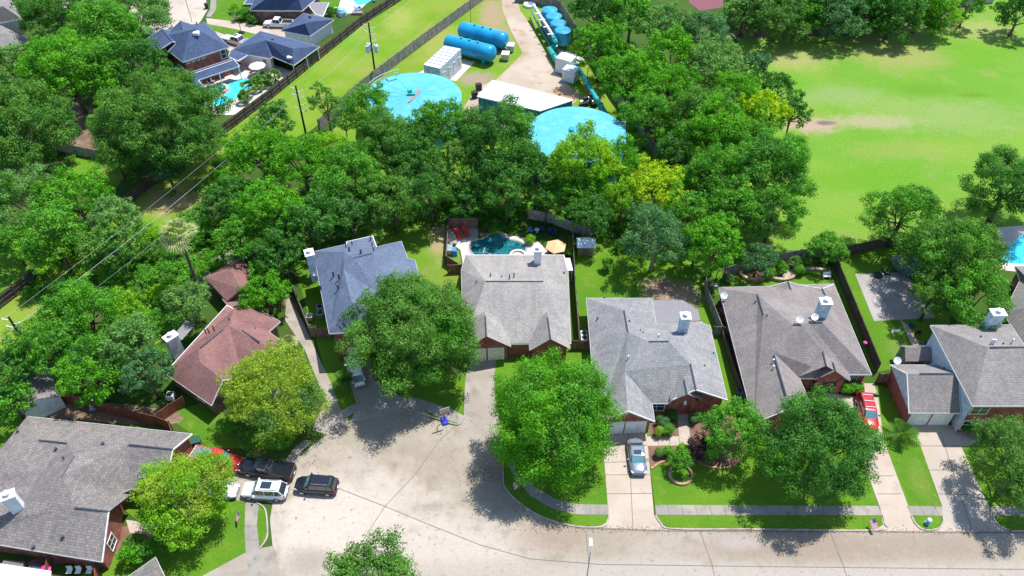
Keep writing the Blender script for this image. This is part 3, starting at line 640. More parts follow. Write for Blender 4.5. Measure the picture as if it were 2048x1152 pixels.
for q in ((1307,602), (1364,602), (1393,620)):
    b2 = P(*q, 2.4); obj('patio_post', MB().tube([(b2.x, b2.y, 0), b2], .07, 6), M_white, E.e)
E.chimney(1364, 665, 1.05, 1.0, 2.9, mat=M_sidingb); E.vents([(1317, 675), (1256, 718)], .6, .1, M_alum); E.vents([(1259, 643), (1209, 596), (1195, 637), (1286, 666), (1281, 662), (1427, 707), (1409, 732)], .3)
# F: taupe roof
F = House('brick_house', 'taupe roofed house beside the red sport utility car', P(1580, 680))
fg = P(1583,816,5.3); fl = P(1508,847,2.7)
F.roof(dict(a=(1437.2,574.5,2.7), l=fl, G=fg, r=mirror(fl, fg), V=(1599,756,2.7), s=(1690,757,2.7), t=(1701,749,2.7), S=(1743.8,749.4,2.7), e=(1667.3,567.4,2.7), n=(1545,572,2.7),
            X=(1546.9,704.6,5.4), M=(1586,650,7.2), K=(1602.4,650,7.2), L=(1617.7,644.6,7.2), N=(1644.4,644.6,7.2), P=(1527,629.9,5.5), W=(1514.6,589.2,5.2)),
       ['alGXMPW', 'aWn', 'nWPMKLNe', 'MXVsK', 'KstL', 'LtSN', 'XGrV', 'eNS'], M_sh_brown, M_brick, ridges=[('W', 'P'), (P(1548,709,5.45), P(1572,790,5.36)), ('M', 'K'), ('L', 'N')])
pk = P(1652.5,731.5,4.9); F.gable(pk, P(1597,753.5,2.85), P(1702,760.8,2.85), 3.2, M_sh_brown)
pk2 = P(1671,742,4.4); F.gable(pk2, P(1629,760,2.95), P(1700,763,2.9), 1.6, M_sh_brown, skipfront=True)
a, b2 = F.seg['AB'][0], F.seg['BC'][1]; u = Vector((b2.x-a.x, b2.y-a.y, 0)); m = MB()
for k0, k1 in ((.02, .3), (.76, .99)):
    q = Vector((a.x, a.y, 0))+u*((k0+k1)/2); m.box((q.x, q.y+.2, 0), (u.length*(k1-k0), .6, 2.7))
q = Vector((a.x, a.y, 0))+u*.55; m.poly([(a.x, a.y-.05, 2.4), (b2.x, b2.y-.05, 2.4), (b2.x, b2.y-.05, 2.75), (q.x, q.y-.05, 4.2), (a.x, a.y-.05, 2.75)])
obj('entry_arch', m, M_brick, F.e, uv=True); obj('entry_shade_panel', MB().box((q.x, q.y+.04, 0), (u.length*.44, .08, 2.5)), M_glass, F.e); obj('door', MB().box((q.x, q.y-.02, 0), (1.1, .08, 2.1)), plain('dark door', (.06, .03, .025)), F.e)  # dark panel imitates a shaded opening under the arch
F.wallitem('tS', .15, .6, .6, 2.3, 'window', mull=3)
pk = P(1575.7,562.5,4.0); F.roof(dict(A=(1537,573,2.7), B=pk, C=(1600,569.5,2.7), D=P(1586,590.7,4.1)), ['ABD', 'BCD'], M_sh_brown, None, ridges=[(pk, 'D')])
pk = P(1644.4,577.4,3.9); F.roof(dict(A=(1600,569,2.75), B=P(1644,577,3.9), C=(1667,568,2.75), D=P(1654,598,4.2)), ['ABD', 'BCD'], M_sh_brown, None, ridges=[('B', 'D')])
F.chimney(1640, 633, 1.2, 1.0, 2.6, mat=M_sidingb); F.vents([(1534, 631), (1569, 636), (1511, 603)], .3)
F.vents([(1545.5, 725), (1546, 738)], .6, .1, M_alum)
# G: two storey, right
Gh = House('brick_house', 'two storey house with white chimney and double garage at the right', P(1950, 760))
Gh.roof(dict(a=(1860.6,650.5,H2), b=(2022,649.3,H2), c=(2085,745,H2), d=(2110,812,H2), s=(2014,812,H2), w=(1945.3,812,H2), R=(1975.7,694.5,8.4), T=(2050,694.5,8.4)), ['abTR', 'bcdT', 'dswRT', 'waR'], M_sh_taupe, M_brick, walls={'wa': M_sidingb}, ridges=[((1980,694.5,8.45), 'T')])
f1 = P(1817.7,825.9,2.7); f0 = P(1779.3,729.5,2.7); pk = (f0+f1)/2+Vector((0, 0, 2.7)); f2 = P(1921.6,825.9,2.7); f3 = f2+(f0-f1)
Gh.roof(dict(A=f0, B=pk, C=f1, D=f2, E=f2+(pk-f1), F=f3), ['CDEB', 'BEFA'], M_sh_taupe, M_brick, oh=.3, skip=('DE', 'EF'), ridges=[(pk+Vector((1.5, 0, 0)), 'E')], fascia=M_white)
# siding triangle in the garage gable above the brick
a, b2 = Gh.seg['AB'][0], Gh.seg['BC'][1]; k = Vector((-.03, 0, 0)); p3 = Gh.seg['AB'][1]
obj('gable_siding', MB().poly([Vector((a.x, a.y, 2.35))+k, Vector((b2.x, b2.y, 2.35))+k, Vector((b2.x, b2.y, 2.6))+k, Vector((p3.x, p3.y, p3.z-.2))+k, Vector((a.x, a.y, 2.6))+k]), M_sidingb, Gh.e, uv=True)
Gh.nflip = set()
Gh.wallitem('CD', .07, .47, .03, 2.15, 'garage_door'); Gh.wallitem('CD', .55, .95, .03, 2.15, 'garage_door')
Gh.wallitem('sw', .05, .6, 3.6, 5.0, 'window'); Gh.wallitem('sw', .05, .75, .7, 2.2, 'window'); Gh.wallitem('wa', .6, .7, 3.5, 4.9, 'window', mull=0)
Gh.chimney(1978, 655, 1.5, 1.0, 2.6, mat=M_sidingb); Gh.vents([(1981, 688), (1986, 688), (2022, 687)], .8, .1, M_alum); Gh.vents([(2006, 688), (1961, 674), (1887, 738)], .3)
Gh.roof(dict(A=(2040,790,H2-.1), B=(2062,770,6.6), C=(2085,800,H2-.1), D=(2062,730,7)), ['ABD', 'BCD'], M_sh_taupe, None)
# right hand neighbour
K2 = House('brick_house', 'grey roof cut by the right edge above the white chimney', P(2100, 640))
K2.roof(dict(a=(2007,626,3), b=(2040,560,3), c=(2030,532,3), d=(2250,532,3), e=(2300,720,3), f=(2062,720,3), R=(2100,600,6.5), T=(2200,600,6.5)), ['abcR', 'cdTR', 'deT', 'efRT', 'faR'], M_sh_taupe, M_brick)
# bottom roof corner
Bm = House('small_house', 'pointed corner of a grey roof at the bottom edge', P(290, 1200))
Bm.roof(dict(a=(311,1114,2.7), b=(345,1185,2.7), c=(270,1290,2.7), d=(210,1185,2.7), R=(300,1185,4.8)), ['abR', 'bcR', 'cdR', 'daR'], M_sh_mott, M_brick)
# I: dark slate house with pool, far left
I = House('brick_house', 'dark slate roofed two storey house beside the kidney shaped pool', P(400, 110))
I.roof(dict(W=(306.7,78.3,H2), S=(365,124,H2), E=(458.5,93.6,H2), N=(410.8,44.9,H2), M=(340,54,H2), R=(378,61,9.0), T=(390,57.5,9.0)), ['WSR', 'SETR', 'ENT', 'NMRT', 'MWR'], M_sh_navy, M_brick, ridges=[('R', 'T')])
for pq, dx in (((361,41,8.0), 0), ((323,57.5,7.2), 0)):
    pk = P(*pq); bk = Vector((2.5, -6, 0)) if pq[0] > 340 else Vector((3.5, -5, 0)); sd2 = Vector((3.4, 1.6, 0))
    I.roof(dict(A=Vector((pk.x, pk.y, H2))-sd2, B=pk, C=Vector((pk.x, pk.y, H2))+sd2, D=Vector((pk.x, pk.y, H2))+sd2+bk, E=pk+bk, F=Vector((pk.x, pk.y, H2))-sd2+bk), ['ABEF', 'BCDE'], M_sh_navy, M_brick, skip=('CD', 'DE', 'EF'), ridges=[('B', 'E')])
I.roof(dict(a=(333,105,2.7), b=(352,158,2.7), c=(384,180,2.7), d=(408,173,2.7), e=(396.5,159.5,2.7), f=(479.5,131.7,2.7), g=(465,116,3.7), h=(377,146,3.7), i=(342,101,3.7)), ['abhi', 'bcdeh', 'efgh'], M_sh_navy, M_brick, skip=('ef', 'gh', 'hi', 'ia', 'fg'), name='porch_roof')
for q in ((438,146), (477,134)):
    b2 = P(*q, 2.6); obj('porch_post', MB().tube([(b2.x, b2.y, 0), b2], .11, 6), M_white, I.e)
q = I.hit(393, 68); obj('roof_vent', MB().box((q.x, q.y, q.z-.1), (1, 1, .5)), M_white, I.e); I.vents([(394, 50)], .7)
I.wallitem('SE', .84, .95, 3.6, 5.2, 'window', mull=0)
for t in (.05, .17, .29, .41): I.wallitem('SE', t, t+.05, 4.8, 5.2, 'window', mull=0)
# J: blue garage
J = House('white_cottage', 'white walled cottage with dark slate roof beside the pink patio umbrella', P(550, 110))
J.roof(dict(a=(463.5,99.9,2.8), b=(520.8,61.7,2.8), c=(638.9,92.9,2.8), d=(587.6,130.3,2.8), e=(545,112.9,2.8), f=(541,117,2.8), g=(494.7,109.4,2.8), R=(531,80,5.0), T=(585,97,5.0)), ['abR', 'bcTR', 'cdT', 'deTR', 'efgR', 'gaR'][:3]+['defgRT', 'gaR'], M_sh_navy, M_siding, skip=('cd', 'de'))
J.roof(dict(A=(462,98,2.72), B=(497,109,2.72), C=(476,122,2.72), D=(456,113,2.72)), ['ABCD'], M_sh_navy, None, name='breezeway_roof')
for q in ((586,130), (612,112), (635,95)):
    b2 = P(*q, 2.7); obj('porch_post', MB().tube([(b2.x, b2.y, 0), b2], .12, 6), M_white, J.e)
J.wallitem('fg', .62, .78, 1, 2.1, 'window'); J.vents([(545, 80)], .35, .25); q = J.hit(580, 116); obj('roof_vent', MB().box((q.x, q.y, q.z-.1), (1, .7, .4)), M_white, J.e)
# K: top houses
K = House('brick_house', 'dark slate roofed house behind the parked white pickup', P(560, 0))
K.roof(dict(a=(500,20.5,2.8), b=(604,21.4,2.8), c=(640,-10,2.8), d=(600,-40,2.8), e=(520,-45,2.8), R=(540,-8,5.6), T=(595,-10,5.6)), ['abTR', 'bcT', 'cdT', 'deRT', 'eaR'], M_sh_navy, M_brick2, ridges=[('R', 'T')])
K.roof(dict(A=(487,8,2.8), B=(500,-10,2.8), C=(540,-20,4.5), D=(530,8,3.2)), ['ABCD'], M_sh_navy, M_brick2, skip=('BC', 'CD'))
K.roof(dict(A=(561.6,60.8,2.8), B=(619.8,72,2.8), C=(668.4,39,2.8), D=(607.6,26,2.8), R=(610,47,4.9), T=(622,43,4.9)), ['ABR', 'BCTR', 'CDT', 'DATR'][:3]+['DART'], M_sh_navy, M_siding, name='garage_roof')
K.roof(dict(A=(613,5,2.6), B=(658,5,2.5), C=(646,33,2.5), D=(630,28,2.6)), ['ABCD'], M_flat, None, name='patio_roof')
K.vents([(620, 36)], .5, .3, M_vent); K.wallitem('ab', .6, .8, .8, 2.2, 'window', mull=2); K.vents([(553, 15)], .4)
# L: top left
L_ = House('brick_house', 'grey roofed house in the top left corner', P(0, 40))
L_.roof(dict(a=(44,38,3.2), b=(15,-12,3.2), c=(-80,-30,3.2), d=(-60,55,3.2), R=(-30,5,6), T=(5,12,6)), ['abT', 'bcRT', 'cdR', 'daTR'], M_sh_taupe, M_sidingb)
L_.roof(dict(a=(63,82,2.7), b=(31,93,2.7), c=(-50,108,2.7), d=(-50,60,2.7), e=(0,50,2.7), R=(10,66,4.2), T=(-30,76,4.2)), ['aRe', 'abR', 'bcTR', 'cdT', 'deRT'], M_sh_taupe, M_brick)
# ------------------------------------------------------------- small sheds
def gabled_shed(name, label, c, sx, sy, h, ridge, rz, mroof, mwall, cat='shed'):
    o = thing(name, label, cat, (c.x, c.y, 0)); R = Matrix.Rotation(rz, 3, 'Z')
    def w(x, y, z): q = R @ Vector((x, y, 0)); return Vector((c.x+q.x, c.y+q.y, z))
    a, b2 = sx/2, sy/2
    m = MB()
    for q in ([(-a, -b2), (a, -b2)], [(a, b2), (-a, b2)]): m.poly([w(*q[0], 0), w(*q[1], 0), w(*q[1], h), w(*q[0], h)])
    for s in (-1, 1): m.poly([w(s*a, -b2*s*-1*-1, 0), w(s*a, b2*s, 0), w(s*a, b2*s, h), w(s*a, 0, ridge-.05), w(s*a, -b2*s, h)])
    obj('wall', m, mwall, o, uv=True)
    m = MB(); e = .2; k = (ridge-h)/b2*e
    m.poly([w(-a-e, -b2-e, h-k), w(a+e, -b2-e, h-k), w(a+e, 0, ridge), w(-a-e, 0, ridge)]); m.poly([w(a+e, b2+e, h-k), w(-a-e, b2+e, h-k), w(-a-e, 0, ridge), w(a+e, 0, ridge)])
    ro = obj('roof', m, mroof, o, uv=True); md = ro.modifiers.new('thick', 'SOLIDIFY'); md.thickness = .08
    m = MB(); m.poly([w(-.4, -b2-.03, .05), w(.4, -b2-.03, .05), w(.4, -b2-.03, 1.8), w(-.4, -b2-.03, 1.8)]); obj('door', m, M_trim, o)
    return o
M_tin = plain('pale blue sheet metal', (.48, .62, .66), .4, .2)
M_cedar = lines('cedar boards', (.34, .22, .12), .15, .4, .1, rough=.9)
q = P(1171, 512); gabled_shed('garden_shed', 'small cedar garden shed with pale blue metal roof', Vector((q.x, q.y+.9, 0)), 2.3, 1.9, 1.9, 2.5, 0, M_tin, M_cedar)
q = P(1826, 735); gabled_shed('garden_shed', 'brown roofed play shed behind the right garage', Vector((q.x, q.y+.6, 0)), 3.4, 2.2, 2.2, 3.2, 0, M_sh_taupe, M_fenceg)
q = P(78, 815); gabled_shed('garden_shed', 'white walled shed with brown roof half hidden by trees at the left', Vector((q.x, q.y+1, 0)), 5.5, 4, 2.3, 3.4, -.9, M_sh_brown, M_siding)

# ------------------------------------------------------------- water works
M_tankb = ground_mat('sun faded blue tank paint', (.085, .37, .47), (.10, .40, .50), (.16, .46, .55), .25, .45, 2, rough=.5, grain=.08)
M_blue = plain('glossy blue vessel paint', (.008, .27, .50), .35, var=.15, scale=.4)
M_blue2 = plain('mid blue filter paint', (.02, .27, .40), .45, var=.2, scale=1)
M_teal = plain('teal pipe paint', (.02, .36, .34), .4)
M_white_roof = lines('white metal roofing', (.74, .78, .78), .5, .9, .05, axis=0, var=.03, rough=.4)
def water_tank(T, r, h, label):
    cx, cy = T.x, T.y-r
    o = thing('water_tank', label, 'water tank', (cx, cy, 0), 'round blue water tanks')
    obj('tank_wall', MB().lathe((cx, cy, 0), [(r-.02, 0), (r-.02, h-.02)], 64), M_blue2, o, smooth=False)
    obj('tank_roof', MB().lathe((cx, cy, 0), [(r+.06, h-.12), (r+.06, h), (r*.5, h+.28), (.05, h+.5)], 64), M_tankb, o)
    m = MB(); 
    for k in range(16):
        a = 2*PI*k/16
    return o, cx, cy
rr = 97*135/FPX
T1, cx, cy = water_tank(P(834,145.5,6), rr, 6, 'round blue tank left of the long white roofed pump house')
obj('roof_vent', MB().box((cx-.1, cy+.2, 6.45), (1.1, .9, .35)).box((cx-.5, cy+.3, 6.8), (.6, .5, .5), .6), M_teal, T1)
q = P(825,196,6.45); obj('rust_stain', MB().poly([P(815,205,6.53), P(822,193,6.53), P(838,176,6.53), P(842,181,6.53), P(832,192,6.53), P(821,203,6.53)]), plain('rust stain', (.30, .20, .18), .8), T1)
m = MB()
for k in range(16):
    a = 2*PI*k/16+.1; m.tube([(cx+.8*math.cos(a), cy+.8*math.sin(a), 6.47), (cx+rr*.5*math.cos(a), cy+rr*.5*math.sin(a), 6.285), (cx+rr*math.cos(a), cy+rr*math.sin(a), 6.01)], .035, 4)
obj('roof_seam', m, M_tankb, T1)
for p0 in ((783,158), (755,172)):
    q = P(*p0, 6.1); obj('roof_hatch', MB().box((q.x, q.y, 6.05), (1.6, 1.2, .22), .5), M_tankb, T1)
m = MB(); ring = []
for k in range(9):
    a = math.radians(112+k*8); x, y = cx+(rr-.1)*math.cos(a), cy+(rr-.1)*math.sin(a); ring.append((x, y)); m.tube([(x, y, 6), (x, y, 7.1)], .04, 5)
for z in (6.55, 7.1): m.tube([(x, y, z) for x, y in ring], .04, 5)
obj('guard_rail', m, M_alum, T1)
T2, cx2, cy2 = water_tank(P(1148,213.5,6), 98.5*128/FPX, 6, 'round blue tank behind the yellow green tree')
q = P(1143,262,6.3); obj('roof_hatch', MB().box((q.x, q.y, 6.2), (.7, 1.0, .6)), M_blue, T2)
m = MB(); r2 = 98.5*128/FPX
for s in (-.3, .3):
    a = math.radians(14); x, y = cx2+(r2+.15)*math.cos(a)-s*math.sin(a), cy2+(r2+.15)*math.sin(a)+s*math.cos(a); m.tube([(x, y, 0), (x, y, 7.2), (x-.5, y, 7.2)], .05, 5)
for k in range(20): m.tube([(cx2+(r2+.15)*math.cos(a)+.3*math.sin(a), cy2+(r2+.15)*math.sin(a)-.3*math.cos(a), .4+k*.33), (cx2+(r2+.15)*math.cos(a)-.3*math.sin(a), cy2+(r2+.15)*math.sin(a)+.3*math.cos(a), .4+k*.33)], .03, 4)
obj('ladder', m, M_alum, T2)
o = thing('level_gauge', 'thin pole with an orange and white float beside the right blue tank', 'gauge', (*GP(1243, 300), 0))
b2 = P(1243, 262); h = top_height(1243, 262, 226); obj('pole', MB().tube([(b2.x, b2.y, 0), (b2.x, b2.y, h)], .06, 6), M_alum, o); obj('float', MB().lathe((b2.x, b2.y, h), [(.12, 0), (.38, 1.2), (.42, 1.6), (.1, 1.9)], 12), plain('orange float', (.65, .22, .12)), o)
o.location = (b2.x, b2.y, 0)
for ch in o.children:
    for v in ch.data.vertices: v.co.x += GP(1243, 300)[0]-b2.x; v.co.y += GP(1243, 300)[1]-b2.y
def vessel(l, r, label):
    a = P(*l, 2.1); b2 = P(*r, 2.1); c = (a+b2)/2; R = 1.62
    o = thing('pressure_vessel', label, 'pressure vessel', (c.x, c.y, 0), 'long blue pressure vessels')
    d = (b2-a).normalized(); n = 10
    pts = [a-d*1.0]+[a-d*(1.0*math.cos(PI/2*k/5)) for k in range(1, 6)]+[b2+d*(1.0*math.sin(PI/2*k/5)) for k in range(0, 6)]
    rs = [.05]+[R*math.sin(PI/2*k/5) for k in range(1, 6)]+[R*math.cos(PI/2*k/5)+.02 for k in range(0, 6)]
    obj('shell', MB().tube(pts, rs, 32), M_blue, o, smooth=True)
    m = MB()
    for t in (.12, .88):
        q = a+(b2-a)*t; m.box((q.x, q.y, 0), (.5, 2.2, 1.2), math.atan2(d.y, d.x))
    obj('saddle', m, M_blue2, o)
    for t in (.3, .5, .7): q = a+(b2-a)*t; obj('manhole', MB().lathe((q.x, q.y, 3.6), [(.16, 0), (.16, .3), (.24, .3), (.24, .38)], 10), M_blue2, o)
    return o
vessel((899,86), (981,107), 'long blue vessel beside the ribbed grey generator box'); vessel((927,60), (1006,80), 'long blue vessel further from the generator box')
o = thing('whip_antenna', 'thin dark antenna mast beside the farther blue vessel', 'antenna', (*GP(942, 60), 0))
q = P(942,60); obj('mast', MB().tube([(q.x, q.y, 0), (q.x, q.y, top_height(942, 60, 5))], .05, 5), M_black, o)
# generator box
o = thing('generator_box', 'ribbed pale grey generator enclosure between the left blue tank and the vessels', 'generator', (*P(882, 140).xy, 0))
g = [P(847,129.4,4), P(880,137.3,4), P(921.8,97.8,4), P(888.8,91.3,4)]
m = MB()
for k in range(4): a, b2 = g[k], g[(k+1) % 4]; m.poly([(a.x, a.y, .1), (b2.x, b2.y, .1), b2, a])
obj('enclosure', m, lines('grey steel panels', (.50, .55, .60), .9, .8, .03, axis=0, var=.03), o, uv=True)
obj('roof', MB().poly([q+Vector((0, 0, .02)) for q in g]), M_alum, o)
m = MB()
for k in range(1, 7):
    t = k/7; a = g[0]+(g[3]-g[0])*t; b2 = g[1]+(g[2]-g[1])*t; m.tube([a+Vector((0, 0, .05)), b2+Vector((0, 0, .05))], .07, 4)
obj('roof_rib', m, M_metal, o)
m = MB()
for k in range(4):
    a = g[1]+(g[2]-g[1])*(.12+.25*k); m.box((a.x+.03, a.y, 2.4), (.1, 1.2, .35), -.83+PI/2+PI/2)
obj('louvre', m, M_white, o)
# pump house
o = thing('pump_house', 'long white roofed teal pump house between the two blue tanks', 'pump house', (*P(1050, 200).xy, 0))
g = [P(985,159.7,3.8), P(953.8,192.7,3.5), P(1080.6,222,3.5), P(1148,199.7,3.8)]
ro = obj('roof', MB().poly([q for q in g]), M_white_roof, o, uv=True); md = ro.modifiers.new('thick', 'SOLIDIFY'); md.thickness = .2; md.offset = -1
c = sum(g, Vector((0, 0, 0)))/4; m = MB()
for k in range(4): a, b2 = g[k]+(c-g[k])*.03, g[(k+1) % 4]+(c-g[(k+1) % 4])*.03; m.poly([(a.x, a.y, 0), (b2.x, b2.y, 0), (b2.x, b2.y, b2.z-.1), (a.x, a.y, a.z-.1)])
obj('wall', m, lines('dark teal siding', (.03, .17, .20), .4, .7, .06, axis=0), o, uv=True)
for pq in ((963,180), (955,196)): q = P(*pq); obj('wall_unit', MB().box((q.x-.5, q.y, 0), (1, .8, 1.3), .4), M_black, o)
# filters
for k, pq in enumerate(((1099,18.7), (1108,31), (1117,45), (1126,59.4))):
    c = P(*pq, 4.0); o = thing('filter_vessel', ('farthest of the four', 'second from the far end of the four', 'second nearest of the four', 'nearest of the four')[k]+' blue upright filter vessels', 'filter vessel', (c.x, c.y, 0), 'upright blue filter vessels')
    obj('shell', MB().lathe((c.x, c.y, 0), [(.4, 1.0), (1.3, 1.2), (1.52, 1.5), (1.55, 3.85), (1.35, 4.0), (.7, 4.15), (.05, 4.2)], 32), M_blue2 if k < 3 else M_blue2, o)
    obj('lid_rim', MB().lathe((c.x, c.y, 0), [(1.5, 3.86), (1.62, 3.86), (1.62, 3.96), (1.4, 4.03)], 32), M_blue, o)
    for j in range(4):
        a = PI/4+j*PI/2; obj('leg', MB().box((c.x+1.35*math.cos(a), c.y+1.35*math.sin(a), 0), (.15, .15, 1.7)), M_blue2, o)
    d = Vector((-1.6, -.6, 0)); obj('nozzle', MB().tube([(c.x-1.2, c.y, 3.2), (c.x-3, c.y-.4, 3.2)], .14, 8), M_alum, o)
def pipe(label, pts, r, mat, name='water_pipe', grp=None, fl=True):
    w = [P(x, y, z) for x, y, z in pts]; o = thing(name, label, 'pipe', (w[0].x, w[0].y, 0), grp)
    obj('pipe_run', MB().tube(w, r, 12), mat, o, smooth=True)
    if fl:
        m = MB()
        for a, b2 in zip(w, w[1:]):
            n = max(1, int((b2-a).length/4)); d = (b2-a).normalized()
            for k in range(n): q = a+(b2-a)*((k+.5)/n); m.tube([q-d*.08, q+d*.08], r*1.35, 12)
        obj('flange', m, mat, o)
    return o
pipe('white header pipe running beside the four filter vessels', [(1067,9.5,3), (1106,72,3)], .3, M_alum)
pipe('teal elbow pipe with red flange at the end of the filters', [(1106,72,3), (1112,85,2.6), (1108,95,1.2), (1099,97,1.2)], .4, M_teal)
pipe('teal pipe between the filters and the white equipment box', [(1099,97,1.2), (1118,128,1.2)], .5, M_teal)
pipe('long teal pipe from the white equipment box to the right tank', [(1144,118,1.6), (1165,150,1.6), (1190,193,1.6), (1212,228,1.6)], .42, M_teal)
pipe('thin blue pipe along the kerb side of the filters', [(1063,22,1.2), (1075,48,1.2), (1100,90,1.2)], .14, M_blue2)
pipe('thin blue pipe close under the filter vessels', [(1078,30,1.2), (1090,60,1.2), (1105,84,1.2)], .18, M_blue2)
q = P(1059,12); tag(obj('pipe_coil', MB().lathe((q.x, q.y, 0), [(.7, 0), (1.3, 0), (1.3, .5), (.75, .5), (.7, .1)], 20), M_white, origin=q), 'white coil lying at the far end of the filter vessels', 'coil')
o = thing('equipment_box', 'white stepped equipment box beside the teal pipes', 'equipment box', (*P(1135, 155).xy, 0)); q = P(1128, 145); q2 = P(1140, 162)
obj('tall_cabinet', MB().box((q.x+.3, q.y+.4, .1), (3.2, 2.6, 3.0), -.5), M_white, o, bevel=.05); obj('low_cabinet', MB().box((q2.x+.1, q2.y+.3, .1), (2.6, 2.2, 2.4), -.5), M_siding, o, uv=True)
for k, pq in enumerate(((1021, 102), (1011, 119))):
    q = P(*pq); o = thing('control_cabinet', ('grey metal cabinet farther along the drive by the vessels', 'grey metal cabinet nearer the pump house by the vessels')[k], 'cabinet', (q.x, q.y, 0), 'grey metal cabinets')
    obj('casing', MB().box((q.x, q.y, .15), (1.4, 1.5, 1.2), -.15), M_metal, o, bevel=.03); obj('lid', MB().box((q.x, q.y, 1.36), (1.5, 1.6, .08), -.15), M_alum, o)
for k, pq in enumerate(((1180, 205), (1192, 212), (1168, 212))):
    q = P(*pq); o = thing('booster_pump', ('dark booster pump nearest the pump house', 'dark booster pump beside the long teal pipe', 'dark booster pump closest to the tank')[k], 'pump', (q.x, q.y, 0), 'dark pumps')
    obj('frame', MB().box((q.x, q.y, 0), (1.6, 1.0, .4), .5), M_black, o); obj('motor', MB().tube([(q.x-.8, q.y-.3, .9), (q.x+.7, q.y+.3, .9)], .4, 12), M_metal, o); obj('cover', MB().box((q.x+.2, q.y+.2, 1.2), (.9, .7, .5), .5), M_black, o)
for k, (x, y, yt) in enumerate(((1148, 172, 152), (1174, 165, 135))):
    q = P(x, y); o = thing('yard_light', ('yard lamp post beside the white equipment box', 'yard lamp post beside the long teal pipe')[k], 'lamp post', (q.x, q.y, 0)); h = top_height(x, y, yt)
    obj('pole', MB().tube([(q.x, q.y, 0), (q.x, q.y, h)], .06, 6), M_black, o); obj('lamp_head', MB().box((q.x, q.y-.2, h), (.25, .5, .12)), M_alum, o)

# ------------------------------------------------------------- fences
def fence(label, fl, h, mat, post=M_post, sp=2.4, name='wooden_fence', rail=0, cap=None, pat=None, closed=False):
    pts = pxs(fl, 0); o = thing(name, label, 'fence', (pts[0].x, pts[0].y, 0))
    m = MB(); rl = MB(); cp = MB(); posts = []
    for a, b2 in zip(pts, pts[1:]):
        d = (b2-a); L = d.length; u = d.normalized(); n = Vector((-u.y, u.x, 0))
        for s in (-.025, .025):
            p, q = a+n*s, b2+n*s; g = [(p.x, p.y, .03), (q.x, q.y, .03), (q.x, q.y, h), (p.x, p.y, h)]
            m.poly(g if s < 0 else g[::-1])
        p, q, p2, q2 = a-n*.025, b2-n*.025, a+n*.025, b2+n*.025
        m.poly([(p.x, p.y, h), (q.x, q.y, h), (q2.x, q2.y, h), (p2.x, p2.y, h)])
        if rail:
            for z in (.35, h*.55, h-.25):
                c1, c2 = a+n*(.07*rail), b2+n*(.07*rail); rl.tube([(c1.x, c1.y, z), (c2.x, c2.y, z)], .05, 4)
        if cap: cp.tube([(a.x, a.y, h+.03), (b2.x, b2.y, h+.03)], .055, 4)
        k = max(1, round(L/sp))
        for i in range(k): posts.append((a+u*(L*i/k)+n*(.08*(rail or 1)), math.atan2(u.y, u.x)))
    posts.append((pts[-1], 0))
    obj('panel', m, mat, o, uv=True)
    if rail: obj('rail', rl, post, o)
    if cap: obj('top_rail', cp, cap, o)
    for c, a in posts[:95]: obj('post', MB().box((c.x, c.y, 0), (.12, .12, h+.08), a), post, o)
    return o
fence('long dark fence between the pool houses and the grass strip', [-100,697, 0,618, 66,568, 160,492, 270,400, 360,332, 455,264, 545,196, 640,118, 722,52, 800,2, 860,-40], 2.0, M_fence, rail=-1)
fence('grey panel fence between the grass strip and the left blue tank', [640,262, 714,192, 780,140, 860,80, 957,8, 1010,-30], 2.3, M_fenceg, sp=2.6, rail=0)
fence('dark grey panel fence east of the filter vessels and right tank', [1030,4, 1060,6, 1120,22, 1150,72, 1192,140, 1226,196, 1280,270, 1325,335, 1345,370], 2.3, M_fenceg, sp=2.6)
fence('pale precast fence behind the dark teal pool', [1058,438, 1100,446, 1142,462, 1180,480], 1.9, M_conc, M_metal, sp=2.6, name='concrete_fence')
fence('brown board screen behind the red loungers', [899,457, 956,457], 2.0, M_fenceb)
fence('fence left of the dark teal pool and loungers', [898,455, 896,490, 893,530, 916,545], 1.8, M_fenceb, rail=-1, cap=M_fenceg)
fence('narrow fence between the two middle grey roofed houses', [1144,470, 1146,520, 1150,600, 1158,698], 1.8, M_fenceb, cap=M_fenceg)
fence('short brown gate fence left of the middle grey house', [1143,699, 1178,699], 1.7, M_fenceb)
fence('curving grey panel fence behind the raised flower bed', [1448,566, 1446,556, 1480,545, 1530,534, 1575,523, 1640,514, 1660,512], 2.0, M_fenceg, sp=2.0)
fence('grey fence left of the taupe roofed house', [1408,572, 1412,600, 1440,672], 1.9, M_fenceg)
fence('short gate fence between the grey and the taupe house', [1424,672, 1462,672], 1.8, M_fenceg)
fence('dark fence hugging the left wall of the taupe house', [1440,672, 1462,740, 1487,812], 1.5, M_fence)
fence('long brown fence right of the taupe roofed house', [1660,514, 1672,548, 1752,745], 1.9, M_fence, cap=M_fenceb)
fence('dark fence at the back of the patio slab lawn', [1655,518, 1690,512, 1760,495, 1860,490, 1990,520], 1.9, M_fence)
fence('light wooden fence beside the play shed', [1752,765, 1800,765], 1.7, M_fenceb)
fence('brown fence between the long drive and the slate blue house', [560,520, 578,560, 602,622, 622,672, 640,672], 1.9, M_fenceb, rail=1, cap=M_fenceg)
fence('dark gate fence left of the slate blue house', [622,674, 664,674], 1.8, M_fenceb)
fence('red stained fence behind the bottom left house', [60,800, 150,808, 215,826, 320,852, 345,862, 352,880], 1.9, M_fencer, sp=2.4)
fence('red stained fence beside the burgundy roofed house', [318,848, 345,828, 372,812], 1.8, M_fencer)
fence('grey fence under the trees at the left', [110,300, 155,310, 212,322], 1.9, M_fenceg)
fence('small red stained fence at the bottom left patio', [108,1130, 98,1180], 1.8, M_fencer)
fence('red stained fence below the front window at the bottom left', [200,1140, 205,1200], 1.8, M_fencer)
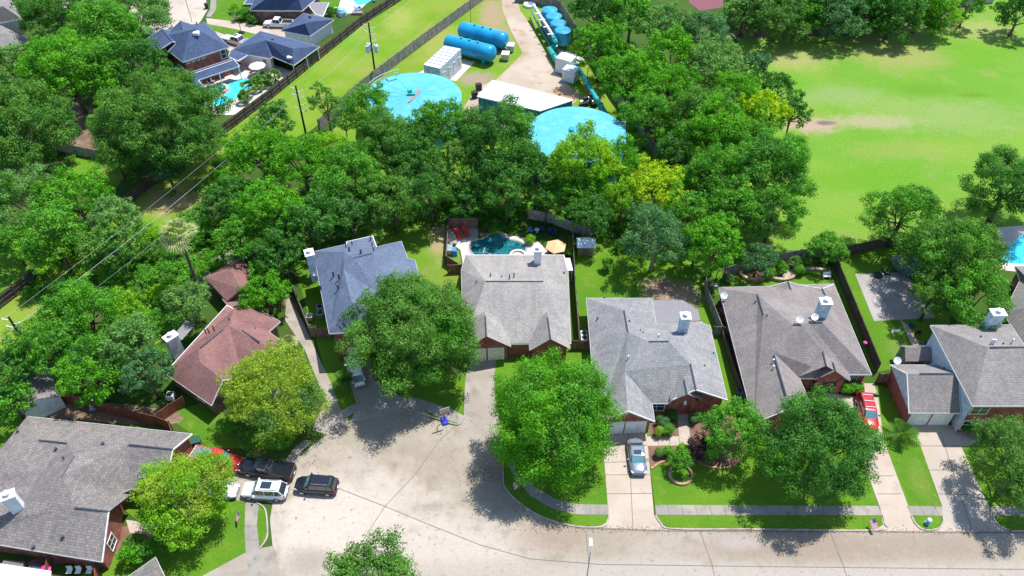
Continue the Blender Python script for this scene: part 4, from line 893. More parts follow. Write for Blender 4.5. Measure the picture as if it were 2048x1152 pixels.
fence('pale wall at the top edge of the sports field', [1895,16, 1985,6], 2.0, M_conc, M_metal, sp=3, name='concrete_fence')
fence('dark gate fence between the pool house and big oak', [896,548, 926,546], 1.7, M_fenceb)
# ------------------------------------------------------------- utility poles and wires
M_pole = plain('tarred pole wood', (.055, .04, .035), .9)
def upole(label, bx, by, h, trans=False, base=None):
    b2 = base or P(bx, by); o = thing('utility_pole', label, 'utility pole', (b2.x, b2.y, 0), 'utility poles along the grass strip')
    obj('pole', MB().tube([(b2.x, b2.y, 0), (b2.x, b2.y, h)], [.19, .13], 10), M_pole, o)
    for k in range(8):
        z = h-.5-k*.62; s = 1 if k % 2 else -1
        if k in (4,): continue
        obj('insulator', MB().tube([(b2.x+s*.12, b2.y, z), (b2.x+s*.85, b2.y, z+.1)], .06, 5).lathe((b2.x+s*.85, b2.y, z+.05), [(.1, 0), (.13, .1), (.07, .22)], 8), M_alum, o)
    if trans:
        for x, y in ((-.75, -.2), (.8, 0), (-.55, .6)):
            t = obj('transformer', MB().lathe((b2.x+x, b2.y+y, h*.50), [(.36, 0), (.42, .1), (.42, 1.25), (.32, 1.4)], 16), M_alum, o)
            obj('bushing', MB().lathe((b2.x+x, b2.y+y, h*.50+1.4), [(.08, 0), (.1, .2), (.04, .35)], 8), M_metal, t)
    return Vector((b2.x, b2.y, h))
hp = top_height(752, 160, 45)
U1 = upole('tall dark pole with three transformers behind the left blue tank', 752, 160, hp, True)
t2 = P(591, 171, hp*.93); U2 = upole('dark pole standing in the grass strip', 0, 0, hp*.93, base=Vector((t2.x, t2.y, 0)))
t3 = P(17, 634, hp*.93); U3 = upole('pole at the left edge among the crowns', 0, 0, hp*.93, base=Vector((t3.x, t3.y, 0)))
U0 = U1+(U1-U2)*1.6; U4 = U3+(U3-U2)*.8
nm = ['topmost', 'second', 'third', 'lowest']
for sl, (a, b2, where) in enumerate(((U2, U1, 'between the transformer pole and the pole in the strip'), (U3, U2, 'spanning from the left edge pole over the crowns'), (U1, U0, 'running off beyond the transformer pole'), (U4, U3, 'leaving the frame at the left edge pole'))):
    for k, (dz, s) in enumerate(((-.4, -.85), (-1.0, .85), (-2.2, -.85), (-3.6, .85))):
        pa = a+Vector((s, 0, dz)); pb = b2+Vector((s, 0, dz)); pts = []
        for i in range(15):
            t = i/14; q = pa.lerp(pb, t); q.z -= 4*t*(1-t)*(.8+.2*k); pts.append(q)
        tag(obj('power_line', MB().tube(pts, .012, 4), M_metal, origin=pts[7]), nm[k]+' overhead wire '+where, 'power line', 'overhead wires')
b2 = P(1168, 1152); o = thing('street_lamp', 'thin street lamp standing at the bottom edge of the road', 'street lamp', (*GP(1163, 1230), 0)); b2 = P(1163, 1230); h = top_height(1163, 1230, 1104)
obj('pole', MB().tube([(b2.x, b2.y, 0), (b2.x, b2.y, h), (b2.x+.05, b2.y+.4, h+.25)], [.09, .05, .04], 8), M_metal, o)
obj('lamp_head', MB().box((b2.x+.05, b2.y+.75, h+.2), (.32, .8, .16)), M_alum, o, bevel=.05)
q = P(384,43); o = thing('street_lamp', 'thin lamp pole beyond the far slate roofed house', 'street lamp', (q.x, q.y, 0)); h = top_height(384, 60, -30)
obj('pole', MB().tube([(q.x, q.y, 0), (q.x, q.y, 9), (q.x-.6, q.y+.8, 9.3)], .07, 6), M_metal, o); obj('lamp_head', MB().box((q.x-.7, q.y+.9, 9.2), (.3, .7, .15)), M_alum, o)
# ------------------------------------------------------------- vehicles (built in local axes: +x is the front)
def part(name, mb, mat, parent, smooth=False, bevel=0):
    me = bpy.data.meshes.new(name); me.from_pydata(mb.v, [], mb.f); me.materials.append(mat)
    if smooth:
        for p in me.polygons: p.use_smooth = True
    o = bpy.data.objects.new(name, me); C.objects.link(o); o.parent = parent
    if bevel: mo = o.modifiers.new('bevel', 'BEVEL'); mo.width = bevel; mo.segments = 2
    return o
def loft(mb, secs):
    n0 = len(mb.v); k = len(secs[0])
    for s in secs: mb.v += s
    for i in range(len(secs)-1):
        for j in range(k):
            a = n0+i*k+j; b2 = n0+i*k+(j+1) % k; mb.f.append((a, a+k, b2+k, b2))
    mb.f += [tuple(range(n0, n0+k)), tuple(range(n0+(len(secs)-1)*k+k-1, n0+(len(secs)-1)*k-1, -1))]
    return mb
M_shield = plain('windshield glass', (.09, .24, .26), .05, spec=.9, coat=1)  # teal of the reflected sky is put into the base colour
M_tyre = plain('tyre rubber', (.015, .015, .016), .9); M_rim = plain('alloy rim', (.5, .5, .52), .3, .7)
M_head = plain('headlight lens', (.75, .78, .80), .1); M_tail = plain('tail light lens', (.30, .01, .01), .2)
M_plate = plain('number plate', (.7, .7, .7), .5)
def vehicle(name, label, cat, front, rear, paint, style, sunroof=False, rack=False, cover=None, group=None, wscale=1.0, grp='vehicles parked around the street end'):
    a = P(*front); b2 = P(*rear); d = a-b2; c = (a+b2)/2
    L = d.length; o = thing(name, label, cat, (c.x, c.y, 0), group); o.rotation_euler = (0, 0, math.atan2(d.y, d.x))
    W = {'suv': .97, 'pickup': 1.0, 'sedan': .92, 'hatch': .9}[style]*wscale; h = L/2
    sh = {'suv': 1.08, 'pickup': 1.15, 'sedan': .92, 'hatch': .98}[style]; tp = {'suv': 1.78, 'pickup': 1.88, 'sedan': 1.45, 'hatch': 1.58}[style]
    prof = [(-h, .80, .55, .72), (-h+.12, .9, .42, .86), (-h+.5, .98, .3, .97), (-h*.55, 1, .27, 1), (0, 1, .27, 1), (h*.45, 1, .27, .99), (h*.62, .985, .28, .96), (h-.45, .95, .32, .9), (h-.15, .86, .4, .82), (h, .72, .5, .68)]
    secs = []
    for x, kw, zb, kz in prof:
        w = W*kw; zt = sh*kz if x > 0 else sh*kz
        secs.append([(x, -w*.86, zb), (x, -w*.98, zb+.14), (x, -w, (zb+zt)/2), (x, -w*.965, zt-.14), (x, -w*.84, zt-.015), (x, -w*.4, zt+.025), (x, w*.4, zt+.025), (x, w*.84, zt-.015), (x, w*.965, zt-.14), (x, w, (zb+zt)/2), (x, w*.98, zb+.14), (x, w*.86, zb)])
    bo = part('body', loft(MB(), secs), paint, o, smooth=True)
    if style == 'suv': g = (h*.50, -h+.18, h*.24, -h*.74)
    elif style == 'sedan': g = (h*.46, -h*.70, h*.16, -h*.38)
    elif style == 'hatch': g = (h*.52, -h+.2, h*.22, -h*.66)
    else: g = (h*.44, -h*.22, h*.24, -h*.10)
    xb1, xb0, xt1, xt0 = g; wb = W*.88; wt = W*.72; z0 = sh-.06; z1 = tp-.06
    def ring(x0, x1, w, z, r=.12): return [(x1, -w+r*1.5, z), (x1-r, -w, z), (x0+r, -w, z), (x0, -w+r*1.5, z), (x0, w-r*1.5, z), (x0+r, w, z), (x1-r, w, z), (x1, w-r*1.5, z)]
    gh = loft(MB(), [ring(xb0, xb1, wb, z0), ring(xb0+(xt0-xb0)*.5, xb1+(xt1-xb1)*.5, (wb+wt)/2+.02, (z0+z1)/2), ring(xt0, xt1, wt, z1)]); part('windows', gh, M_glass2, o)
    rf = loft(MB(), [ring(xt0-.06, xt1+.08, wt+.03, z1-.02), ring(xt0-.04, xt1+.04, wt+.01, z1+.03), ring(xt0+.12, xt1-.15, wt-.14, z1+.07)]); part('roof', rf, paint, o)
    for nm, xa, xb in (('windshield', xb1, xt1), ('rear_window', xb0, xt0)):
        sg = 1 if xb1 == xa else -1; o1 = .035*sg; ms = ((xa+xb)/2, (z0+z1)/2)
        m = MB().poly([(xa+o1, -wb*.84, z0+.03), (xa+o1, wb*.84, z0+.03), (ms[0]+o1*1.5, (wb+wt)/2*.86, ms[1]+.03), (ms[0]+o1*1.5, -(wb+wt)/2*.86, ms[1]+.03)][::sg]).poly([(ms[0]+o1*1.5, -(wb+wt)/2*.86, ms[1]+.03), (ms[0]+o1*1.5, (wb+wt)/2*.86, ms[1]+.03), (xb+o1, wt*.86, z1+.015), (xb+o1, -wt*.86, z1+.015)][::sg])
        part(nm, m, M_shield if sg > 0 else M_glass2, o)
    m = MB()
    for s in (-1, 1):
        m.tube([(xb1, s*(wb-.1), z0), (xt1, s*(wt-.05), z1+.02)], .045, 4); m.tube([(xb0, s*(wb-.1), z0), (xt0, s*(wt-.05), z1+.02)], .08, 4)
        mx = (xt1+xt0)/2
        for q in ([mx] if style != 'suv' else [mx+.35, mx-.75]): m.tube([(q, s*(wb+.01), z0), (q, s*(wt+.02), z1+.02)], .045, 4)
        m.tube([(xb1, s*(wb+.005), z0+.02), (xb0, s*(wb+.005), z0+.02)], .04, 4)
    part('pillar', m, paint, o)
    for s in (-1, 1):
        mr = part('mirror', MB().box((xb1-.45, s*(W+.12), sh-.02), (.18, .26, .17)), paint, o, bevel=.03)
        part('headlight', MB().box((h-.3, s*W*.68, sh*.66), (.34, .34, .16), -s*.35), M_head, o, bevel=.03)
        part('tail_light', MB().box((-h+.13, s*W*.78, sh*.68), (.16, .24, .24)), M_tail, o, bevel=.03)
        for x in (h*.62, -h*.60):
            wr = {'suv': .37, 'pickup': .40, 'sedan': .33, 'hatch': .33}[style]
            w_ = part('wheel', MB().tube([(x, s*(W-.24), wr), (x, s*(W+.012), wr)], wr, 20), M_tyre, o)
            part('rim', MB().tube([(x, s*(W+.005), wr), (x, s*(W+.03), wr)], wr*.66, 12), M_rim, w_)
    part('grille', MB().box((h-.1, 0, .45), (.14, W*1.0, .28)), M_black, o, bevel=.02)
    part('bumper', MB().box((h-.14, 0, .3), (.2, W*1.5, .16)).box((-h+.08, 0, .42), (.22, W*1.5, .18)), M_black if style in ('suv',) else paint, o, bevel=.03)
    part('number_plate', MB().box((-h-.03, 0, .6), (.05, .4, .16)), M_plate, o)
    if sunroof: part('sunroof', MB().box(((xt1+xt0)/2+.25, 0, z1+.05), (1.15 if style == 'suv' else .6, wt*1.25, .035)), M_glass2, o)
    if rack:
        m = MB()
        for s in (-1, 1): m.tube([(xt1-.25, s*(wt-.1), z1+.13), (xt0+.2, s*(wt-.1), z1+.13)], .03, 5)
        if rack > 1:
            for x in (xt0+.4, (xt0+xt1)/2, xt1-.4): m.tube([(x, -wt+.1, z1+.14), (x, wt-.1, z1+.14)], .03, 5)
        part('roof_rack', m, M_rim, o)
    if style == 'pickup':
        x0, x1 = -h+.16, -h*.27
        part('cargo_bed', MB().box(((x0+x1)/2, 0, sh-.02), (x1-x0, W*1.62, .06)), cover or M_black, o)
        m = MB()
        for s in (-1, 1): m.box(((x0+x1)/2, s*W*.88, sh-.1), (x1-x0, .12, .19))
        m.box((x0-.02, 0, sh-.14), (.1, W*1.7, .2)); part('bed_rail', m, paint, o, bevel=.02)
    return o
def cpaint(n, c, metal=0): return plain(n, c, .16, metal, .03, coat=.6, spec=.4)
Pw, Pb, Pr, Psv, Pnv = cpaint('white car paint', (.72, .72, .73)), cpaint('black car paint', (.012, .014, .022)), cpaint('red car paint', (.50, .015, .02)), cpaint('silver car paint', (.24, .28, .34), .4), cpaint('dark green black car paint', (.02, .02, .022))
VG = 'vehicles parked around the street end'
vehicle('parked_suv', 'white sport utility car with dark sunroof beside the black pickup', 'suv', (487,985), (577,990), Pw, 'suv', True, 1, group=VG)
vehicle('parked_suv', 'black sport utility car standing alone in the street end', 'suv', (593,974), (677,980), Pb, 'suv', False, 1, group=VG)
vehicle('parked_pickup', 'black pickup truck with covered bed behind the white sport utility car', 'pickup', (484,937), (591,952), Pnv, 'pickup', cover=Pb, group=VG)
vehicle('parked_pickup', 'red pickup with grey bed cover under the yellow green tree', 'pickup', (487,938), (388,913), Pr, 'pickup', cover=plain('grey bed cover', (.16, .19, .24), .6), group=VG)
vehicle('parked_car', 'white car half hidden under the yellow green tree', 'car', (479,988), (398,982), Pw, 'sedan', group=VG)
vehicle('parked_sedan', 'silver sedan parked on the pale driveway', 'sedan', (1277,955), (1268,884), Psv, 'sedan', True, wscale=1.05, group=VG)
vehicle('parked_suv', 'red sport utility car with roof rack on the driveway', 'suv', (1741,866), (1722,794), Pr, 'suv', False, 2, wscale=.95, group=VG)
vehicle('parked_hatchback', 'white hatchback half hidden under the big oak', 'car', (704,718), (721,776), Pw, 'hatch', group=VG)
vehicle('parked_pickup', 'white pickup nearer the dark slate cottage at the top', 'pickup', (448,80), (512,98), Pw, 'pickup', cover=plain('grey bed cover', (.16, .19, .24), .6), sunroof=True, group='white pickups at the top')
vehicle('parked_pickup', 'white pickup beside the brick house at the top edge', 'pickup', (529,52), (588,54), Pw, 'pickup', group='white pickups at the top')
# ------------------------------------------------------------- yard things
M_redc = plain('red cushion', (.62, .055, .03), .8); M_orange = plain('faded orange canvas', (.80, .42, .22), .8, var=.05); M_pink = plain('pale pink canvas', (.75, .52, .45), .8, var=.05)
for k, (x, y) in enumerate(((917, 472), (931, 467))):
    q = P(x, y); o = thing('sun_lounger', ('red sun lounger nearer the fence', 'red sun lounger nearer the dark teal pool')[k], 'sun lounger', (q.x, q.y, 0), 'red sun loungers'); o.rotation_euler = (0, 0, 1.97); o.scale = (1.15, 1.15, 1)
    part('frame', MB().box((0, 0, .22), (1.9, .66, .06)).box((-.8, .28, 0), (.06, .06, .24)).box((-.8, -.28, 0), (.06, .06, .24)).box((.8, .28, 0), (.06, .06, .24)).box((.8, -.28, 0), (.06, .06, .24)), M_trim, o)
    part('cushion', MB().box((-.3, 0, .28), (1.3, .6, .1)), M_redc, o, bevel=.03)
    part('backrest', MB().poly([(.35, -.3, .3), (.35, .3, .3), (.98, .3, .72), (.98, -.3, .72)]).poly([(.35, .3, .38), (.35, -.3, .38), (.95, -.3, .8), (.95, .3, .8)]).poly([(.98, -.3, .72), (.98, .3, .72), (.95, .3, .8), (.95, -.3, .8)]), M_redc, o)
def parasol(label, px, py, r, h, mat, sides=6, rot=.3):
    q = P(px, py, h); o = thing('patio_umbrella', label, 'umbrella', (q.x, q.y, 0))
    m = MB(); ps = [(q.x+r*math.cos(rot+2*PI*k/sides), q.y+r*math.sin(rot+2*PI*k/sides), h-.45) for k in range(sides)]; top = (q.x, q.y, h+.15)
    for k in range(sides): m.poly([ps[k], ps[(k+1) % sides], top]); a, b2 = ps[k], ps[(k+1) % sides]; m.poly([(a[0], a[1], a[2]-.15), (b2[0], b2[1], b2[2]-.15), b2, a])
    obj('canopy', m, mat, o); obj('pole', MB().tube([(q.x, q.y, 0), (q.x, q.y, h+.2)], .04, 6), M_metal, o)
parasol('faded orange six sided umbrella behind the grey roofed house', 1112, 488, 1.55, 2.5, M_orange); parasol('pale pink umbrella on the patio beside the cottage', 513, 127, 1.6, 2.4, M_pink, 8)
def table_set(label, px, py, r, mt, ms, n=4):
    q = P(px, py); o = thing('patio_table', 'round '+label, 'table', (q.x, q.y, 0))
    obj('table_top', MB().lathe((q.x, q.y, .7), [(r, 0), (r, .05)], 20), mt, o); obj('table_leg', MB().tube([(q.x, q.y, 0), (q.x, q.y, .7)], .06, 6), M_black, o)
    return q
def chair(label, x, y, rz, mat, grp):
    o = thing('patio_chair', label, 'chair', (x, y, 0), grp); o.rotation_euler = (0, 0, rz)
    part('seat', MB().box((0, 0, .40), (.56, .56, .1)), mat, o, bevel=.03); part('backrest', MB().box((-.28, 0, .45), (.09, .56, .5)), mat, o, bevel=.03)
    for i in (-1, 1):
        for j in (-1, 1): part('leg', MB().box((i*.24, j*.24, 0), (.05, .05, .42)), M_black, o)
M_navy = plain('navy cushion', (.02, .04, .16), .8); M_bluec = plain('bright blue cushion', (.05, .22, .60), .7)
q = table_set('dark patio table under the orange umbrella', 1112, 503, .65, M_trim, M_trim)
for k, a in enumerate((.3, 1.9, 3.4, 4.9)): chair('dark red chair at the orange umbrella table, '+('right side', 'far side', 'left side', 'near side')[k], q.x+1.05*math.cos(a), q.y+1.05*math.sin(a), a+PI, plain('dark red mesh', (.25, .05, .05)), 'chairs around the umbrella table')
for k, (x, y, r) in enumerate(((1062, 466, -.9), (1085, 464, -1.4), (1099, 468, -1.8), (1109, 470, -2))):
    b2 = P(x, y); chair(('blue cushioned armchair left of the shaded seating group', 'navy seat second from the left in the shaded group', 'navy seat third from the left in the shaded group', 'navy seat at the right of the shaded group')[k], b2.x, b2.y, r, (M_bluec, M_navy, M_navy, M_navy)[k], 'shaded lounge seats by the pool')
q = P(1074, 464); tag(obj('side_table', MB().lathe((q.x, q.y, 0), [(.2, 0), (.1, .1), (.1, .45), (.38, .47), (.38, .52)], 16), M_alum, origin=q), 'round pale side table between the blue and navy seats', 'table')
q = P(1061, 479); tag(obj('planter', MB().lathe((q.x, q.y, 0), [(.25, 0), (.4, .5), (.42, .55), (.3, .5)], 12), M_cedar, origin=q), 'wooden planter beside the blue armchair', 'planter')
q = P(909, 508); tag(obj('covered_grill', MB().box((q.x, q.y, 0), (.8, 1.3, 1.0), .2, .75), M_bluec, origin=q, bevel=.1), 'bright blue covered grill on the strip of lawn by the fence', 'grill')
q = P(910, 489); tag(obj('round_stool', MB().lathe((q.x, q.y, 0), [(.25, 0), (.33, .4), (.33, .5)], 14), plain('stone stool', (.3, .26, .22)), origin=q), 'small round stool between the loungers and the blue grill', 'stool')
q = P(898, 505); tag(obj('equipment_cabinet', MB().box((q.x, q.y, 0), (1.0, 1.3, .9)).box((q.x, q.y, .9), (1.1, 1.4, .08)), M_metal, origin=q), 'grey pool equipment cabinet against the fence', 'cabinet')
o = thing('lean_to_roof', 'pale panel roof attached to the right side of the pool house', 'canopy', (*GP(1142, 540), 0)); obj('panel', MB().poly([P(1129,516,2.4), P(1140,516,2.3), P(1146,541,2.3), P(1135,541,2.4)]), M_alum, o)
for q in ((1131,518), (1139,518), (1144,540)): b2 = P(*q, 2.3); obj('post', MB().tube([(b2.x, b2.y, 0), b2], .05, 5), M_white, o)
tag(obj('pool_hose', MB().tube([P(965,497,.09), P(972,494,.09), P(968,500,.09), P(966,505,.09), P(972,504,.09), P(982,509,.09)], .045, 6), M_white, origin=P(970,500)), 'white cleaning hose curling in the dark teal pool', 'hose')
tag(obj('spa_ring', MB().lathe((P(1036,513).x, P(1036,513).y, 0), [(.9, .1), (.9, .35), (1.25, .35), (1.25, 0)], 28), M_deck, origin=P(1036,513)), 'round pale spa ring at the near edge of the dark pool', 'spa')
c = P(438,180); o = thing('spa', 'round spa with pale rim at the head of the kidney shaped pool', 'spa', (c.x, c.y, 0)); obj('spa_rim', MB().lathe((c.x, c.y, 0), [(1.35, .1), (1.35, .4), (1.75, .4), (1.75, 0)], 32), M_deck, o); obj('spa_water', MB().lathe((c.x, c.y, .05), [(1.34, .1), (1.34, .2), (.01, .2)], 32), M_pool, o)
for k, (x, y, rz) in enumerate(((420,172,.2), (427,166,-.2), (405,164,.8))): b2 = P(x, y); chair('grey patio armchair under the dark slate porch, '+('nearest the spa', 'in the middle', 'by the house wall')[k], b2.x, b2.y, rz, M_metal, 'armchairs under the slate porch')
q = table_set('dark patio table under the pale pink umbrella', 512, 139, .7, M_trim, M_trim)
for k, a in enumerate((.6, 2.2, 4.2)): chair('dark chair at the pink umbrella table, '+('right side', 'left side', 'near side')[k], q.x+1.1*math.cos(a), q.y+1.1*math.sin(a), a+PI, M_trim, 'chairs at the pink umbrella table')
def ac(label, px, py, mat=M_metal):
    q = P(px, py); o = thing('air_conditioner', label, 'air conditioner', (q.x, q.y, 0), 'air conditioner units'); obj('casing', MB().box((q.x, q.y, .05), (.85, .85, .85)), mat, o, bevel=.03); obj('fan_guard', MB().lathe((q.x, q.y, .9), [(.36, 0), (.36, .04), (.1, .06)], 16), M_black, o)
ac('white air conditioner nearer the gate left of the grey house', 1168, 684, M_white); ac('white air conditioner farther from the gate left of the grey house', 1167, 675, M_white)
ac('grey air conditioner nearer the brown fence by the slate blue house', 621, 640); ac('grey air conditioner against the slate blue house, nearer unit', 642, 634); ac('grey air conditioner against the slate blue house, farther unit', 641, 622); ac('pale air conditioner beside the burgundy roofed house', 344, 797, M_white)
ac('dark air conditioner in the shade beside the taupe house', 1478, 790, M_vent)
def dish(label, x, y, H=None, r=.45):
    q = H.hit(x, y) if H else P(x, y); o = thing('satellite_dish', label, 'satellite dish', (q.x, q.y, q.z), 'satellite dishes')
    obj('mast', MB().tube([q, q+Vector((0, 0, .6))], .03, 5), M_metal, o)
    m = MB(); c = q+Vector((0, -.1, .75)); n = Vector((-.2, -.6, .75)).normalized(); a = n.orthogonal().normalized(); b2 = n.cross(a); ri = []
    for j in range(16): ri.append(c+(a*math.cos(j*PI/8)+b2*math.sin(j*PI/8))*r+n*.08)
    for j in range(16): m.poly([c-n*.04, ri[j], ri[(j+1) % 16]])
    obj('reflector', m, M_white, o); obj('feed_arm', MB().tube([c, c+n*.45+Vector((0, 0, -.15))], .025, 5), M_metal, o)
dish('left satellite dish on the ridge of the taupe roof', 1596, 646, F); dish('right satellite dish on the ridge of the taupe roof', 1626, 641, F); dish('satellite dish on the back left corner of the taupe roof', 1446, 598, F); dish('satellite dish on the garage roof beside the play shed', 1790, 728, Gh); dish('satellite dish on the left eave of the slate blue roof', 634, 551, c_, .6)
def bin_(label, x, y, mat, s=.62, h=1.05):
    q = P(x, y); o = thing('wheelie_bin', label, 'bin', (q.x, q.y, 0)); obj('container', MB().box((q.x, q.y, 0), (s, s, h), .3, 1.12), mat, o, bevel=.03); obj('lid', MB().box((q.x, q.y, h), (s*1.2, s*1.25, .08), .3), mat, o, bevel=.02)
M_green = plain('dark green plastic', (.015, .09, .06), .5)
bin_('dark green wheelie bin beside the bottom left garage', 396, 890, M_green, .8); bin_('green wheelie bin beside the play shed', 1795, 722, plain('bright green plastic', (.02, .30, .12), .5)); bin_('lime green bin at the edge of the top lawn', 673, 25, plain('lime plastic', (.15, .42, .05), .5)); bin_('black bin on the grass at the far street end', 414, 17, M_black)
bin_('dark bin beside the grey fence by the taupe house', 1484, 800, M_vent)
q = P(1854, 1047); o = thing('fire_hydrant', 'blue and white hydrant on the small grass island', 'hydrant', (q.x, q.y, 0))
obj('barrel', MB().lathe((q.x, q.y, 0), [(.3, 0), (.3, .08), (.2, .1), (.2, .6), (.26, .62), (.26, .7)], 14), plain('hydrant blue', (.05, .35, .55), .5), o); obj('cap', MB().lathe((q.x, q.y, .7), [(.25, 0), (.22, .15), (.06, .28)], 14), M_white, o); obj('nozzle', MB().tube([(q.x-.34, q.y, .45), (q.x+.34, q.y, .45)], .1, 8), M_white, o)
def flag(label, x, y, h=1.5, s=1.0, name='small_flag'):
    q = P(x, y); o = thing(name, label, 'flag', (q.x, q.y, 0)); obj('pole', MB().tube([(q.x, q.y, 0), (q.x+.2*s, q.y, h)], .025, 5), M_white, o)
    W_, B_ = plain('flag white', (.72, .70, .70)), plain('flag red', (.50, .03, .04)); top = Vector((q.x+.2*s, q.y, h)); dx = Vector((.16, -.9, -.18))*s; dn = Vector((-.45, -.12, -.45))*s
    fb = MB(); wb = MB()
    for k in range(13):
        a = top+dn*(k/13); b2 = top+dn*((k+1)/13); (fb if k % 2 == 0 else wb).poly([a, a+dx, b2+dx, b2])
    ob = obj('red_stripes', fb, B_, o); obj('white_stripes', wb, W_, o)
    e = Vector((0, -.0, .015)); obj('canton', MB().poly([top+e, top+dx*.42+e, top+dx*.42+dn*.54+e, top+dn*.54+e]), plain('flag blue', (.02, .03, .16)), o)
    st = MB()
    for i in range(4):
        for j in range(3): c = top+dx*(.06+.1*i)+dn*(.09+.17*j)+e*1.5; st.poly([c+dx*.02, c+dn*.035, c-dx*.02, c-dn*.035])
    obj('stars', st, W_, o)
flag('striped flag on a short pole in the kerbside grass at the right', 1738, 1048, 1.3, 1.1); flag('striped flag beside the curved sidewalk under the big tree', 1030, 972, 1.2, .9); flag('striped flag beside the sidewalk at the bottom left lawn', 481, 1036, 1.3, .9)
def hoop(label, x, y, rz, mat, h=2.6):
    q = P(x, y); o = thing('basketball_hoop', label, 'basketball hoop', (q.x, q.y, 0)); o.rotation_euler = (0, 0, rz)
    part('base', MB().box((0, 0, 0), (1.3, .85, .32), 0, .8), mat, o, bevel=.06); part('pole', MB().tube([(0, 0, .3), (0, 0, h), (.6, 0, h+.4)], .06, 8), M_black, o)
    part('backboard', MB().box((.65, 0, h), (.05, 1.2, .8)), M_metal, o); r_ = MB(); pts = [(.95+.24*math.cos(k*PI/8), .24*math.sin(k*PI/8), h+.15) for k in range(17)]; r_.tube(pts, .02, 4); part('rim', r_, plain('orange rim', (.6, .15, .03)), o)
hoop('portable basketball hoop with blue base at the curb of the street end', 889, 843, -1.2, plain('deep blue plastic', (.02, .03, .35), .4)); hoop('basketball hoop beside the white pickup at the top', 483, 66, 3.0, M_black, 3.0); hoop('basketball hoop at the shaded end of the patio slab', 1772, 545, -1.5, M_black, 3.0)
hoop('basketball hoop behind the corner of the curving grey fence', 1428, 572, -.3, M_metal, 2.8)
q = P(1812, 540); o = thing('trampoline', 'round dark trampoline at the shaded corner of the patio slab', 'trampoline', (q.x, q.y, 0)); obj('mat', MB().lathe((q.x, q.y, .8), [(2.0, 0), (2.05, .05), (.1, .06)], 28), M_black, o); obj('pad_ring', MB().lathe((q.x, q.y, .82), [(1.75, .06), (2.15, .06), (2.15, 0), (1.75, 0)], 28), M_green, o)
for k in range(6): a = k*PI/3; obj('leg', MB().tube([(q.x+2*math.cos(a), q.y+2*math.sin(a), 0), (q.x+2*math.cos(a), q.y+2*math.sin(a), 2.4)], .04, 5), M_metal, o)
q = P(1755, 552); tag(obj('fire_pit', MB().lathe((q.x, q.y, 0), [(.5, 0), (.62, .3), (.6, .35), (.4, .2), (.05, .18)], 18), M_black, origin=q), 'round black fire pit on the patio slab', 'fire pit')
for k, (x, y) in enumerate(((1822, 655), (1834, 668), (1846, 690), (1843, 702))):
    b2 = P(x, y); chair(('dark patio chair farthest up the path by the siding wall', 'dark patio chair in the shade by the siding wall', 'black patio chair beside the pale path', 'blue patio chair beside the pale path')[k], b2.x, b2.y, k*1.3, (M_navy, M_black, M_black, M_bluec)[k], 'chairs beside the siding wall')
q = P(193, 812, 0); o = thing('covered_boat', 'small silver tarp covered load in the shaded back yard', 'tarp', (q.x, q.y, 0)); obj('tarp', MB().box((q.x, q.y, 0), (1.6, 1.3, 1.0), .4, .65), plain('silver tarp', (.45, .52, .60), .5), o, bevel=.15)
q = P(1665, 562); o = thing('garden_bench', 'white bench behind the taupe roofed house', 'bench', (q.x-1, q.y, 0)); q = P(1652, 556); o.location = (q.x, q.y, 0)
part('seat', MB().box((0, 0, .4), (1.1, .5, .07)), M_white, o); part('backrest', MB().box((0, .25, .45), (1.1, .06, .45)), M_white, o)
for s in (-.45, .45): part('leg', MB().box((s, 0, 0), (.07, .45, .4)), M_white, o)
M_junk = plain('red toy plastic', (.5, .02, .03), .5)
for k, (x, y, s, mt, lb) in enumerate(((1443, 612, 1.0, M_cedar, 'stack of tan boards in the narrow side yard'), (1446, 622, .8, M_bluec, 'blue crate in the narrow side yard'), (1450, 640, .9, M_junk, 'red toy crate farther from the gate in the side yard'), (1457, 655, .9, M_junk, 'red toy crate nearer the gate in the side yard'), (1452, 648, .6, M_black, 'black crate between the two red toy crates'))):
    q = P(x, y); o = thing('storage_crate', lb, 'crate', (q.x, q.y, 0)); obj('crate_body', MB().box((q.x, q.y, 0), (s, s*1.1, .6), .3*k, .9), mt, o, bevel=.04); obj('crate_rim', MB().box((q.x, q.y, .58), (s*.98, s*1.08, .07), .3*k), M_black, o)
q = P(1733, 680, 1.9); tag(obj('flower_wreath', MB().lathe((q.x, q.y, 1.2), [(.12, 0), (.26, .1), (.26, .25), (.12, .35)], 12), plain('pink petals', (.62, .06, .22)), origin=q), 'pink flower basket hanging on the brown fence', 'flower basket')
for k, (x, y) in enumerate(((1696, 582), (1706, 610), (1716, 638), (1728, 668), (1740, 698), (1750, 722))):
    q = P(x, y); o = thing('solar_light', ('farthest', 'second farthest', 'third farthest', 'third nearest', 'second nearest', 'nearest')[k]+' of the small white lights along the brown fence', 'garden light', (q.x, q.y, 0), 'small lights along the brown fence'); obj('stake', MB().tube([(q.x, q.y, 0), (q.x, q.y, .35)], .03, 5), M_metal, o); obj('lamp_head', MB().lathe((q.x, q.y, .35), [(.05, 0), (.16, .05), (.12, .15), (.02, .2)], 10), M_white, o)
q = P(1792, 662); tag(obj('garden_sheet', MB().box((q.x, q.y, .02), (1.3, .5, .12), .1, .7), M_white, origin=q, bevel=.04), 'white cloth lying on the lawn below the patio slab', 'cloth')
